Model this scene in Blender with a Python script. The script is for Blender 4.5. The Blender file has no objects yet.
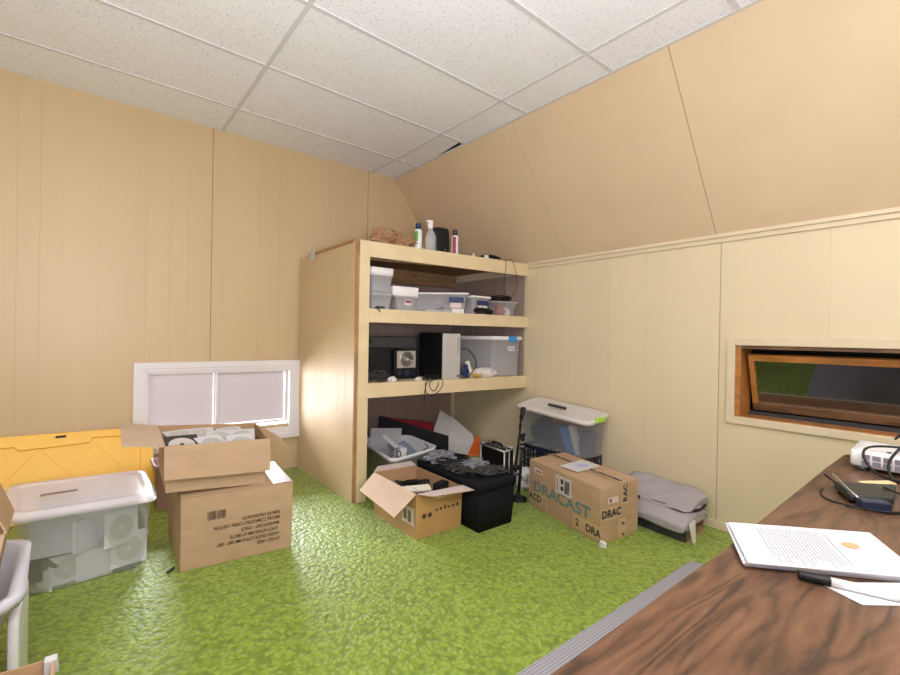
import bpy, bmesh, math, random
from mathutils import Vector, Matrix, noise
C = bpy.context.scene.collection
random.seed(4)
# ------------------------------------------------------------------ camera
cd = bpy.data.cameras.new('camera'); cam = bpy.data.objects.new('camera', cd); C.objects.link(cam)
bpy.context.scene.camera = cam
cd.sensor_fit = 'HORIZONTAL'; cd.sensor_width = 36; cd.lens = 36*455.59/900; cd.clip_start = .02
cr = Vector((.78076456, -.62458156, .01745231)); cf = Vector((.62471928, .78084208, -.00338707)); cu = Vector((-.01151199, .0135473, .99984196))
cam.matrix_world = Matrix(((cr.x, cu.x, -cf.x, 0), (cr.y, cu.y, -cf.y, 0), (cr.z, cu.z, -cf.z, 1.1473), (0, 0, 0, 1)))
# ------------------------------------------------------------------ world, light, exposure
sc = bpy.context.scene
sc.view_settings.view_transform = 'Standard'; sc.view_settings.look = 'None'
sc.view_settings.gamma = 1; sc.view_settings.use_curve_mapping = False
sc.view_settings.exposure = -0.12
w = bpy.data.worlds.new('world'); sc.world = w; w.use_nodes = True
w.node_tree.nodes['Background'].inputs[0].default_value = (.05, .05, .052, 1)
w.node_tree.nodes['Background'].inputs[1].default_value = 0.4
def area(name, loc, target, sx, sy, power, col=(1, 1, 1)):
    l = bpy.data.lights.new(name, 'AREA'); l.shape = 'RECTANGLE'; l.size = sx; l.size_y = sy; l.energy = power; l.color = col
    o = bpy.data.objects.new(name, l); C.objects.link(o); o.location = loc
    o.rotation_euler = (Vector(target)-Vector(loc)).to_track_quat('-Z', 'Y').to_euler()
    return o
area('ceiling_panel_light', (.15, -.75, 2.655), (.15, -.75, 0), 1.2, .6, 20, (1, .98, 1))
area('ceiling_panel_light', (1.45, -.75, 2.655), (1.45, -.75, 0), 1.2, .6, 20, (1, .98, 1))
area('ceiling_panel_light', (-1.15, .6, 2.655), (-1.15, .6, 0), 1.2, .6, 15, (1, .98, 1))
area('photo_flash_bounced', (-.05, -.40, 1.15), (.1, .3, 2.69), .7, .7, 120, (.97, .97, 1.06))
area('daylight', (.9, 7.4, 1.95), (.85, 2.4, .15), 3.0, .9, 2300, (.92, .94, 1))
area('front_fill', (-.35, -.75, 1.75), (1.6, 2.6, .6), .9, .6, 9, (1, .98, 1))  # soft fill added behind the camera to brighten the front faces
area('shelf_daylight_fill', (-.75, 5.9, .25), (.85, 3.9, .6), 1.7, 1.3, 480, (1, .95, .95))  # unseen lamp added outside, spreading window light onto the shelf side

# ------------------------------------------------------------------ materials
def mat(name, col, rough=.6, metal=0, spec=.5, noise_scale=0, noise_amt=0, bump=0, bump_scale=60, stretch=(1, 1, 1), col2=None, coat=0, sheen=0):
    m = bpy.data.materials.new(name); m.use_nodes = True; nt = m.node_tree; n = nt.nodes; b = n['Principled BSDF']
    b.inputs['Base Color'].default_value = (*col, 1); b.inputs['Roughness'].default_value = rough
    b.inputs['Metallic'].default_value = metal; b.inputs['Specular IOR Level'].default_value = spec
    b.inputs['Coat Weight'].default_value = coat; b.inputs['Sheen Weight'].default_value = sheen
    if noise_amt or bump or col2:
        tc = n.new('ShaderNodeTexCoord'); mp = n.new('ShaderNodeMapping'); mp.inputs['Scale'].default_value = stretch
        nt.links.new(tc.outputs['Object'], mp.inputs[0])
        if noise_amt or col2:
            t = n.new('ShaderNodeTexNoise'); t.inputs['Scale'].default_value = noise_scale or 5; t.inputs['Detail'].default_value = 6
            nt.links.new(mp.outputs[0], t.inputs['Vector'])
            r = n.new('ShaderNodeValToRGB'); r.color_ramp.elements[0].position = .3; r.color_ramp.elements[1].position = .7
            c2 = col2 or tuple(min(1, c*(1+noise_amt)) for c in col)
            c1 = col if col2 else tuple(c*(1-noise_amt) for c in col)
            r.color_ramp.elements[0].color = (*c1, 1); r.color_ramp.elements[1].color = (*c2, 1)
            nt.links.new(t.outputs['Fac'], r.inputs[0]); nt.links.new(r.outputs[0], b.inputs['Base Color'])
        if bump:
            t2 = n.new('ShaderNodeTexNoise'); t2.inputs['Scale'].default_value = bump_scale; t2.inputs['Detail'].default_value = 4
            nt.links.new(mp.outputs[0], t2.inputs['Vector'])
            bp = n.new('ShaderNodeBump'); bp.inputs['Strength'].default_value = bump; bp.inputs['Distance'].default_value = .005
            nt.links.new(t2.outputs['Fac'], bp.inputs['Height']); nt.links.new(bp.outputs[0], b.inputs['Normal'])
    return m
def clear(name, col, trans, rough=.25, bump=0):
    """see-through plastic: a share of the light goes straight through, the rest meets a glossy milky surface"""
    m = mat(name, col, rough, bump=bump, bump_scale=25); nt = m.node_tree; b = nt.nodes['Principled BSDF']; out = nt.nodes['Material Output']
    tr = nt.nodes.new('ShaderNodeBsdfTransparent'); mx = nt.nodes.new('ShaderNodeMixShader'); mx.inputs[0].default_value = trans
    nt.links.new(b.outputs[0], mx.inputs[1]); nt.links.new(tr.outputs[0], mx.inputs[2]); nt.links.new(mx.outputs[0], out.inputs[0])
    return m
M = {}
M['wall'] = mat('wall_panel_tan', (.615, .465, .275), .42, noise_scale=3, noise_amt=.035, bump=.03, bump_scale=40, stretch=(1, 1, .15))
M['slope'] = mat('slope_panel_tan', (.67, .52, .34), .45, noise_scale=3, noise_amt=.03, bump=.05, bump_scale=25)
M['knee'] = mat('knee_wall_cream', (.71, .605, .405), .42, noise_scale=3, noise_amt=.03, bump=.03, bump_scale=40, stretch=(1, 1, .15))
M['groove'] = mat('groove_dark', (.16, .10, .05), .7)
M['groove_soft'] = mat('groove_soft', (.58, .44, .28), .6)
M['trimcream'] = mat('cream_trim', (.71, .60, .42), .4, noise_scale=8, noise_amt=.04)
M['shelf'] = mat('shelf_cream', (.70, .56, .345), .42, noise_scale=9, noise_amt=.05)
M['groove_knee'] = mat('groove_knee', (.36, .29, .19), .6)
M['edgebrown'] = mat('raw_edge_brown', (.36, .19, .08), .6, noise_scale=14, noise_amt=.25)
M['rawwood'] = mat('raw_wood', (.30, .17, .075), .6, noise_scale=8, noise_amt=.3, stretch=(1, 6, 6))
M['mauve'] = mat('back_panel_mauve', (.36, .265, .225), .55, noise_scale=5, noise_amt=.12, stretch=(1, 1, .2))
M['white'] = mat('white_paint', (.78, .76, .80), .35)
M['whiteplastic'] = mat('white_plastic', (.80, .79, .80), .35)
M['paper'] = mat('white_paper', (.62, .62, .65), .7)
M['paper2'] = mat('cream_paper', (.74, .70, .60), .7)
M['greyprint'] = mat('grey_print', (.45, .45, .48), .7)
M['black'] = mat('black_plastic', (.008, .008, .010), .45, spec=.3)
M['blackcloth'] = mat('black_cloth', (.008, .009, .012), .85, spec=.15, bump=.25, bump_scale=120)
M['film'] = mat('black_film', (.02, .022, .03), .18, bump=.3, bump_scale=30, spec=.7)
M['navy'] = mat('navy_plastic', (.012, .020, .05), .4)
M['darkgrey'] = mat('dark_grey', (.04, .04, .045), .45)
M['silver'] = mat('silver_metal', (.55, .54, .53), .35, metal=.7)
M['silverface'] = mat('silver_mesh_face', (.50, .48, .46), .45, metal=.1, bump=.3, bump_scale=400)
M['chrome'] = mat('chrome', (.8, .8, .8), .15, metal=1)
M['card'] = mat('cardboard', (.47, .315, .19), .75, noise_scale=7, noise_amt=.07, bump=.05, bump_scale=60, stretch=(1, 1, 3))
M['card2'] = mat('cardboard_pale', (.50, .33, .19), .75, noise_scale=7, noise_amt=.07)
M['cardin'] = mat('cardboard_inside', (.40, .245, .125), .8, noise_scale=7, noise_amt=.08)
M['cardlite'] = mat('cardboard_flap_inside', (.60, .45, .33), .75, noise_scale=6, noise_amt=.06)
M['cardpink'] = mat('pinkish_label_and_lit_flap', (.66, .56, .54), .35)
M['ink'] = mat('brown_ink', (.06, .035, .02), .7)
M['inkblack'] = mat('black_ink', (.03, .035, .05), .6)
M['teal'] = mat('teal_ink', (.10, .22, .22), .7)
M['tape'] = mat('tan_tape', (.55, .38, .21), .3)
M['yellow'] = mat('yellow_plastic', (.95, .54, .04), .38)
M['mauveplastic'] = mat('mauve_plastic', (.42, .25, .24), .22)
M['greyplastic'] = mat('grey_plastic', (.55, .55, .60), .38)
M['orange'] = mat('orange_plastic', (.85, .16, .03), .4)
M['red'] = mat('red_plastic', (.35, .02, .04), .4)
M['blue'] = mat('blue_plastic', (.04, .25, .62), .4)
M['bluedark'] = mat('dark_blue', (.015, .03, .12), .4)
M['green'] = mat('green_label', (.12, .36, .06), .4)
M['lime'] = mat('lime_latch', (.42, .72, .08), .4)
M['purple'] = mat('dark_purple', (.06, .02, .07), .35)
M['ochre'] = mat('ochre', (.55, .36, .08), .5)
M['bagbrown'] = mat('brown_paper_bag', (.34, .19, .09), .8, noise_scale=12, noise_amt=.2)
M['bagwhite'] = mat('white_bag', (.70, .68, .66), .35)
M['garment'] = mat('grey_cloth', (.38, .355, .37), .6, bump=1.0, bump_scale=11, noise_scale=8, noise_amt=.06)
M['oak'] = mat('orange_oak', (.42, .17, .04), .3, noise_scale=6, noise_amt=.3, stretch=(5, 1, 5), coat=.3)
M['oakdark'] = mat('weathered_oak', (.17, .09, .045), .45, noise_scale=8, noise_amt=.4, stretch=(5, 1, 5))
M['tubclear'] = clear('clear_plastic', (.96, .95, .98), .82, .12)
M['tubfrost'] = clear('frosted_plastic', (.66, .65, .68), .42, .3)
M['tubhaze'] = clear('hazy_plastic', (.66, .70, .78), .74, .2)
M['lidclear'] = clear('clear_lid', (.90, .86, .92), .50, .2, bump=.2)
M['bottle'] = clear('clear_bottle', (.75, .75, .72), .62, .08)
M['foilbag'] = clear('clear_bag', (.30, .31, .36), .40, .12, bump=.5)
M['lite'] = mat('light_diffuser', (.9, .9, .9), .5)
b = M['lite'].node_tree.nodes['Principled BSDF']; b.inputs['Emission Color'].default_value = (1, .98, .95, 1); b.inputs['Emission Strength'].default_value = 2.5
# green looped carpet
def carpet():
    m = mat('green_carpet', (.19, .36, .018), .50, spec=.6, sheen=.15); nt = m.node_tree; n = nt.nodes; L = nt.links.new; b = n['Principled BSDF']
    tc = n.new('ShaderNodeTexCoord')
    v = n.new('ShaderNodeTexVoronoi'); v.inputs['Scale'].default_value = 50; v.feature = 'SMOOTH_F1'; v.inputs['Smoothness'].default_value = .6
    wz = n.new('ShaderNodeTexNoise'); wz.inputs['Scale'].default_value = 38; wz.inputs['Detail'].default_value = 3
    L(tc.outputs['Object'], wz.inputs['Vector'])
    va = n.new('ShaderNodeVectorMath'); va.operation = 'MULTIPLY_ADD'; L(wz.outputs['Color'], va.inputs[0]); va.inputs[1].default_value = (.035, .035, 0); L(tc.outputs['Object'], va.inputs[2])
    L(va.outputs[0], v.inputs['Vector'])
    r = n.new('ShaderNodeValToRGB'); e = r.color_ramp.elements
    e[0].position = .15; e[0].color = (.33, .46, .045, 1); e[1].position = .78; e[1].color = (.155, .235, .012, 1)
    L(v.outputs['Distance'], r.inputs[0])
    big = n.new('ShaderNodeTexNoise'); big.inputs['Scale'].default_value = 2.2; big.inputs['Detail'].default_value = 4; L(tc.outputs['Object'], big.inputs['Vector'])
    mx = n.new('ShaderNodeMix'); mx.data_type = 'RGBA'; mx.blend_type = 'MULTIPLY'; mx.inputs[0].default_value = .35
    rb = n.new('ShaderNodeValToRGB'); rb.color_ramp.elements[0].position = .3; rb.color_ramp.elements[0].color = (.75, .8, .6, 1); rb.color_ramp.elements[1].position = .7; rb.color_ramp.elements[1].color = (1, 1, 1, 1)
    L(big.outputs['Fac'], rb.inputs[0]); L(r.outputs[0], mx.inputs[6]); L(rb.outputs[0], mx.inputs[7]); L(mx.outputs[2], b.inputs['Base Color'])
    bp = n.new('ShaderNodeBump'); bp.inputs['Strength'].default_value = .8; bp.inputs['Distance'].default_value = .012; bp.invert = True
    L(v.outputs['Distance'], bp.inputs['Height']); L(bp.outputs[0], b.inputs['Normal'])
    return m
M['carpet'] = carpet()
def ceiltile():
    m = mat('acoustic_tile', (.90, .895, .94), .85); nt = m.node_tree; n = nt.nodes; L = nt.links.new; b = n['Principled BSDF']
    tc = n.new('ShaderNodeTexCoord'); t = n.new('ShaderNodeTexNoise'); t.inputs['Scale'].default_value = 75; t.inputs['Detail'].default_value = 3; t.inputs['Roughness'].default_value = .6
    L(tc.outputs['Object'], t.inputs['Vector']); r = n.new('ShaderNodeValToRGB'); e = r.color_ramp.elements
    e[0].position = .34; e[0].color = (.68, .665, .70, 1); e[1].position = .43; e[1].color = (.90, .895, .94, 1); L(t.outputs['Fac'], r.inputs[0]); L(r.outputs[0], b.inputs['Base Color'])
    bp = n.new('ShaderNodeBump'); bp.inputs['Strength'].default_value = .3; bp.inputs['Distance'].default_value = .003; L(r.outputs[0], bp.inputs['Height']); L(bp.outputs[0], b.inputs['Normal'])
    return m
M['tile'] = ceiltile(); M['tbar'] = mat('grid_bar', (.70, .68, .70), .45); M['void'] = mat('plenum_dark', (.02, .018, .015), .9)
def walnut():
    m = mat('walnut_laminate', (.2, .1, .05), .36, spec=.35); nt = m.node_tree; n = nt.nodes; L = nt.links.new; b = n['Principled BSDF']
    tc = n.new('ShaderNodeTexCoord'); mp = n.new('ShaderNodeMapping'); mp.inputs['Scale'].default_value = (.75, 4.6, 1); mp.inputs['Rotation'].default_value = (0, 0, .10)
    L(tc.outputs['Object'], mp.inputs[0])
    t = n.new('ShaderNodeTexNoise'); t.inputs['Scale'].default_value = 2.3; t.inputs['Detail'].default_value = 3; t.inputs['Distortion'].default_value = .5
    L(mp.outputs[0], t.inputs['Vector'])
    mu = n.new('ShaderNodeMath'); mu.operation = 'MULTIPLY'; mu.inputs[1].default_value = 9.0; L(t.outputs['Fac'], mu.inputs[0])
    fr = n.new('ShaderNodeMath'); fr.operation = 'PINGPONG'; fr.inputs[1].default_value = .5; L(mu.outputs[0], fr.inputs[0])
    t2 = n.new('ShaderNodeTexNoise'); t2.inputs['Scale'].default_value = 9; t2.inputs['Detail'].default_value = 8; t2.inputs['Roughness'].default_value = .65; L(mp.outputs[0], t2.inputs['Vector'])
    ad = n.new('ShaderNodeMath'); ad.operation = 'MULTIPLY_ADD'; ad.inputs[1].default_value = .62; L(fr.outputs[0], ad.inputs[0])
    sb = n.new('ShaderNodeMath'); sb.operation = 'MULTIPLY_ADD'; sb.inputs[1].default_value = 1.1; sb.inputs[2].default_value = -.22; L(t2.outputs['Fac'], sb.inputs[0]); L(sb.outputs[0], ad.inputs[2])
    r = n.new('ShaderNodeValToRGB'); e = r.color_ramp.elements; e[0].position = .22; e[0].color = (.045, .026, .018, 1); e[1].position = .80; e[1].color = (.170, .088, .048, 1)
    k = e.new(.48); k.color = (.118, .058, .032, 1)
    L(ad.outputs[0], r.inputs[0]); L(r.outputs[0], b.inputs['Base Color'])
    return m
M['walnut'] = walnut()
def weave():
    m = mat('grey_weave', (.36, .35, .39), .8); nt = m.node_tree; n = nt.nodes; L = nt.links.new; b = n['Principled BSDF']
    tc = n.new('ShaderNodeTexCoord'); mp = n.new('ShaderNodeMapping'); mp.inputs['Rotation'].default_value = (0, 0, .785); L(tc.outputs['Object'], mp.inputs[0])
    c = n.new('ShaderNodeTexChecker'); c.inputs['Scale'].default_value = 110; c.inputs[1].default_value = (.40, .39, .43, 1); c.inputs[2].default_value = (.25, .245, .27, 1)
    L(mp.outputs[0], c.inputs['Vector']); L(c.outputs['Color'], b.inputs['Base Color'])
    return m
M['weave'] = weave()
def shade():
    m = bpy.data.materials.new('window_shade'); m.use_nodes = True; nt = m.node_tree; n = nt.nodes; L = nt.links.new; n.clear()
    out = n.new('ShaderNodeOutputMaterial'); tl = n.new('ShaderNodeBsdfTranslucent'); tl.inputs[0].default_value = (.098, .083, .078, 1)
    df = n.new('ShaderNodeBsdfDiffuse'); df.inputs[0].default_value = (.50, .46, .45, 1); tr = n.new('ShaderNodeBsdfTransparent')
    a = n.new('ShaderNodeMixShader'); a.inputs[0].default_value = .5; bb = n.new('ShaderNodeMixShader'); bb.inputs[0].default_value = .55
    L(tl.outputs[0], a.inputs[1]); L(df.outputs[0], a.inputs[2]); L(a.outputs[0], bb.inputs[1]); L(tr.outputs[0], bb.inputs[2]); L(bb.outputs[0], out.inputs[0])
    return m
M['shade'] = shade()
def darkglass():
    m = bpy.data.materials.new('double_glass'); m.use_nodes = True; nt = m.node_tree; n = nt.nodes; L = nt.links.new; n.clear()
    out = n.new('ShaderNodeOutputMaterial'); g = n.new('ShaderNodeBsdfGlossy'); g.inputs['Roughness'].default_value = .02; g.inputs[0].default_value = (.9, .92, .95, 1)
    tr = n.new('ShaderNodeBsdfTransparent'); tr.inputs[0].default_value = (.8, .82, .84, 1); f = n.new('ShaderNodeFresnel'); f.inputs[0].default_value = 1.95
    mx = n.new('ShaderNodeMixShader'); L(f.outputs[0], mx.inputs[0]); L(tr.outputs[0], mx.inputs[1]); L(g.outputs[0], mx.inputs[2]); L(mx.outputs[0], out.inputs[0])
    return m
M['glass'] = darkglass()

# ------------------------------------------------------------------ mesh builder (all coordinates in room metres)
V = Vector
class MB:
    def __init__(s): s.v = []; s.f = []; s.mi = []; s.sm = []
    def add(s, vs, fs, mi=0, smooth=False):
        o = len(s.v); s.v += [V(x) for x in vs]; s.f += [[o+i for i in f] for f in fs]; s.mi += [mi]*len(fs); s.sm += [smooth]*len(fs); return s
    def hexa(s, b, t, mi=0):
        return s.add(list(b)+list(t), [(3, 2, 1, 0), (4, 5, 6, 7), (0, 1, 5, 4), (1, 2, 6, 5), (2, 3, 7, 6), (3, 0, 4, 7)], mi)
    def box(s, x0, x1, y0, y1, z0, z1, mi=0, mtx=None):
        vs = [V((x, y, z)) for z in (z0, z1) for x, y in ((x0, y0), (x1, y0), (x1, y1), (x0, y1))]
        if mtx is not None: vs = [mtx @ q for q in vs]
        return s.hexa(vs[:4], vs[4:], mi)
    def slab(s, p, th, mi=0):
        p = [V(q) for q in p]; n = (p[1]-p[0]).cross(p[-1]-p[0]).normalized()*th
        k = len(p); vs = p+[q+n for q in p]
        return s.add(vs, [list(range(k))[::-1], list(range(k, 2*k))]+[(i, (i+1) % k, k+(i+1) % k, k+i) for i in range(k)], mi)
    def rings(s, rings, c0=True, c1=True, mi=0, smooth=True):
        k = len(rings[0]); vs = [q for r in rings for q in r]; fs = []
        for j in range(len(rings)-1):
            for i in range(k): fs.append((j*k+i, j*k+(i+1) % k, (j+1)*k+(i+1) % k, (j+1)*k+i))
        s.add(vs, fs, mi, smooth)
        o = len(s.v)-len(vs)
        if c0: s.f.append([o+i for i in range(k)][::-1]); s.mi.append(mi); s.sm.append(False)
        if c1: s.f.append([o+(len(rings)-1)*k+i for i in range(k)]); s.mi.append(mi); s.sm.append(False)
        return s
    def tube(s, pts, r, k=8, mi=0, sub=4):
        pts = [V(q) for q in pts]
        if sub > 1 and len(pts) > 2:
            out = []
            for i in range(len(pts)-1):
                a = pts[max(i-1, 0)]; b_ = pts[i]; c = pts[i+1]; d = pts[min(i+2, len(pts)-1)]
                for j in range(sub):
                    t = j/sub; out.append(.5*((2*b_)+(c-a)*t+(2*a-5*b_+4*c-d)*t*t+(3*b_-a-3*c+d)*t**3))
            pts = out+[pts[-1]]
        rs = []; up = V((0, 0, 1))
        for i, q in enumerate(pts):
            d = (pts[min(i+1, len(pts)-1)]-pts[max(i-1, 0)])
            d = d.normalized() if d.length > 1e-9 else V((1, 0, 0))
            if abs(d.dot(up)) > .97: up = V((1, 0, 0)) if abs(d.x) < .9 else V((0, 1, 0))
            a = d.cross(up).normalized(); b_ = a.cross(d).normalized(); up = b_
            rr = r[min(i, len(r)-1)] if isinstance(r, (list, tuple)) else r
            rs.append([q+(a*math.cos(2*math.pi*j/k)+b_*math.sin(2*math.pi*j/k))*rr for j in range(k)])
        return s.rings(rs, mi=mi)
    def cyl(s, p0, p1, r0, r1=None, k=20, mi=0):
        return s.tube([p0, p1], [r0, r0 if r1 is None else r1], k, mi, 1)
    def lathe(s, c, prof, k=24, mi=0, ax=None):
        c = V(c); R = ax or Matrix.Identity(3); rs = []
        for r, z in prof: rs.append([c+R @ V((r*math.cos(2*math.pi*i/k), r*math.sin(2*math.pi*i/k), z)) for i in range(k)])
        return s.rings(rs, mi=mi)
org = {}
def tag(o, label, cat, group=None, kind=None):
    if label: o['label'] = label
    if cat: o['category'] = cat
    if group: o['group'] = group
    if kind: o['kind'] = kind
    return o
def thing(name, loc, label, cat, group=None):
    o = bpy.data.objects.new(name, None); C.objects.link(o); o.location = loc; o.empty_display_size = .05; org[o.name] = V(loc)
    return tag(o, label, cat, group)
def obj(name, mb, mats, parent=None, loc=None, bevel=0, label=None, kind=None, sub=0):
    if not isinstance(mats, (list, tuple)): mats = [mats]
    if parent is not None: oo = org[parent.name]
    elif loc is not None: oo = V(loc)
    else:
        lo = [min(q[i] for q in mb.v) for i in range(3)]; hi = [max(q[i] for q in mb.v) for i in range(3)]
        oo = V(((lo[0]+hi[0])/2, (lo[1]+hi[1])/2, lo[2]))
    me = bpy.data.meshes.new(name); me.from_pydata([q-oo for q in mb.v], [], mb.f)
    for i, p in enumerate(me.polygons): p.material_index = mb.mi[i]; p.use_smooth = mb.sm[i]
    for m in mats: me.materials.append(M[m] if isinstance(m, str) else m)
    bm = bmesh.new(); bm.from_mesh(me); bmesh.ops.recalc_face_normals(bm, faces=bm.faces); bm.to_mesh(me); bm.free()
    o = bpy.data.objects.new(name, me); C.objects.link(o); org[o.name] = oo
    if parent is not None: o.parent = parent
    else: o.location = oo
    if bevel:
        bv = o.modifiers.new('bevel', 'BEVEL'); bv.width = bevel; bv.segments = 2; bv.limit_method = 'ANGLE'; bv.angle_limit = .6
    if sub:
        ss = o.modifiers.new('subsurf', 'SUBSURF'); ss.levels = sub; ss.render_levels = sub
    if label: o['label'] = label
    if kind: o['kind'] = kind
    return o
def struct(name, mb, mats, loc=(0, 0, 0), bevel=0): return obj(name, mb, mats, None, loc, bevel, kind='structure')
def text(s, size, o, xd, yd, mt, parent, name='printed_text', off=.0012, label=None, sx=1.0, align='LEFT', bold=0):
    """lettering lying on a face: o = lower-left start, xd = reading direction, yd = up direction"""
    cu_ = bpy.data.curves.new('t', 'FONT'); cu_.body = s; cu_.size = size; cu_.align_x = align; cu_.space_character = 1.05; cu_.offset = bold
    to = bpy.data.objects.new('t', cu_); C.objects.link(to)
    dg = bpy.context.evaluated_depsgraph_get(); dg.update(); me = bpy.data.meshes.new_from_object(to.evaluated_get(dg))
    bpy.data.objects.remove(to)
    xd = V(xd).normalized(); yd = V(yd); yd = (yd-xd*yd.dot(xd)).normalized(); n = xd.cross(yd); mb = MB()
    mb.v = [V(o)+xd*q.co.x*sx+yd*q.co.y+n*off for q in me.vertices]; mb.f = [list(p.vertices) for p in me.polygons]
    mb.mi = [0]*len(mb.f); mb.sm = [False]*len(mb.f)
    me_ = obj(name, mb, mt, parent, label=label); return me_
def patch(o, xd, yd, x0, x1, y0, y1, off=.001, mb=None, th=.0004):
    """a thin rectangle (label, print) on a face"""
    o = V(o); xd = V(xd).normalized(); yd = V(yd).normalized(); n = xd.cross(yd); mb = mb or MB(); o = o+n*off
    return mb.slab([o+xd*x0+yd*y0, o+xd*x1+yd*y0, o+xd*x1+yd*y1, o+xd*x0+yd*y1], th)
def bars(mb, o, xd, yd, x0, x1, y0, y1, off=.0016, seed=1):
    rnd = random.Random(seed); x = x0
    while x < x1:
        w_ = rnd.choice((.001, .0015, .0025)); patch(o, xd, yd, x, min(x+w_, x1), y0, y1, off+.002, mb); x += w_+rnd.choice((.0012, .002, .003))
    return mb
def uv(Q, u, v): Q = [V(q) for q in Q]; return Q[0]*(1-u)*(1-v)+Q[1]*u*(1-v)+Q[2]*u*v+Q[3]*(1-u)*v
def ring(Q, e=0, r=.12, seg=4, dz=0):
    """rounded-rectangle ring on quad Q, grown by e (fraction), corner radius r (metres)"""
    lx = (V(Q[1])-V(Q[0])).length; ly = (V(Q[3])-V(Q[0])).length; rx = r/lx; ry = r/ly; out = []
    for cx, cy, a0 in ((rx, ry, 180), (1-rx, ry, 270), (1-rx, 1-ry, 0), (rx, 1-ry, 90)):
        for j in range(seg+1):
            a = math.radians(a0+90*j/seg); u = cx+rx*math.cos(a); v = cy+ry*math.sin(a)
            u = .5+(u-.5)*(1+2*e/lx); v = .5+(v-.5)*(1+2*e/ly); out.append(uv(Q, u, v)+V((0, 0, dz)))
    return out
def lerpQ(B, T, t): return [V(B[i])*(1-t)+V(T[i])*t for i in range(4)]
def tub_body(B, T, r=.04, th=.003, rim=.008, rimh=.02):
    """open container between base quad B and rim quad T"""
    mb = MB(); P1 = lerpQ(B, T, 1-rimh/max(.02, (V(T[0])-V(B[0])).length))
    return mb.rings([ring(B, -.004, r), ring(B, 0, r, dz=.006), ring(P1, 0, r), ring(P1, rim, r), ring(T, rim, r), ring(T, -th, r), ring(B, -th, r, dz=.009)])
def lid_body(T, r=.05, e=.014, h=.022, dome=.006, z=0, recess=.03):
    return MB().rings([ring(T, e, r, dz=z-h*.6), ring(T, e+.002, r, dz=z+h*.2), ring(T, e-.006, r, dz=z+h*.4+dome), ring(T, -recess+.008, r*.8, dz=z+h*.4+dome), ring(T, -recess, r*.8, dz=z+h*.1+dome)], True, True)
def rect(x0, x1, y0, y1, z): return [V((x0, y0, z)), V((x1, y0, z)), V((x1, y1, z)), V((x0, y1, z))]
def crumple(c, size, amp, seed, k=26, m=16, freq=3.0, flat=.0):
    """a crumpled, closed lump resting at its base"""
    mb = MB(); c = V(c); rs = []
    for j in range(m+1):
        ph = math.pi*j/m; rr = []
        for i in range(k):
            th = 2*math.pi*i/k; d = V((math.sin(ph)*math.cos(th), math.sin(ph)*math.sin(th), -math.cos(ph)))
            q = 1+amp*noise.fractal(d*freq+V((seed*7.1, seed, 0)), .9, 2.1, 4)
            z = max(-.55, d.z*q)
            rr.append(c+V((d.x*size[0]*q, d.y*size[1]*q, (z+.55)*size[2])))
        rs.append(rr)
    mb.rings(rs, True, True, smooth=False); return mb
def coil(c, R, n, seed, r=.0025, zamp=.01, squash=.7, extra=()):
    rnd = random.Random(seed); pts = []
    for i in range(n*7):
        a = i*.95+rnd.uniform(-.2, .2); rr = R*rnd.uniform(.45, 1)
        pts.append(V(c)+V((math.cos(a)*rr, math.sin(a)*rr*squash, r+rnd.uniform(0, zamp))))
    return MB().tube(pts+[V(q) for q in extra], r, 6)

# ================================================================== STRUCTURE
CZ = 2.69; XW = 3.03; YB = 3.87; XL = -2.3; YF = -2.4; XS = 2.372; KZ = 1.785
def wy(x): return 3.835+.0213*x
fl = MB(); fl.add([(XL, YF, 0), (XW+.3, YF, 0), (XW+.3, 4.1, 0), (XL, 4.1, 0)], [(0, 1, 2, 3)]); struct('floor', fl, 'carpet')
# wall_back: panelling with grooves and the low window opening
ox0, ox1, oz0, oz1 = .335, 1.375, .385, .855
gro = [(-2.0, 1), (-1.55, 1), (-1.1, 0), (-.7, 1), (-.334, 0), (-.229, 1), (-.12, 0), (.06, 1), (.324, 1), (.470, 0), (.585, 1), (.742, 2), (1.09, 1), (1.25, 0), (1.7, 1), (2.078, 2)]
mb = MB()
def wallband(x0, x1, z0, z1):
    xs = [x0]; fl_ = []
    for g, k in gro:
        hw = (.0009, .0012, .0019)[k]
        if x0+.01 < g < x1-.01: xs += [g-hw, g+hw]; fl_ += [0, (2, 2, 1)[k]]
    xs.append(x1); fl_.append(0)
    for a, b_, m in zip(xs[:-1], xs[1:], fl_):
        d = .002 if m else 0
        mb.add([(a, wy(a)+d, z0), (b_, wy(b_)+d, z0), (b_, wy(b_)+d, z1), (a, wy(a)+d, z1)], [(0, 1, 2, 3)], m)
        if m:
            for x in (a, b_): mb.add([(x, wy(x), z0), (x, wy(x)+d, z0), (x, wy(x)+d, z1), (x, wy(x), z1)], [(0, 1, 2, 3)], m)
wallband(XL, ox0, 0, CZ+.3); wallband(ox1, XW+.3, 0, CZ+.3); wallband(ox0, ox1, 0, oz0); wallband(ox0, ox1, oz1, CZ+.3)
struct('wall_back', mb, ['wall', 'groove', 'groove_soft'])
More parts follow.
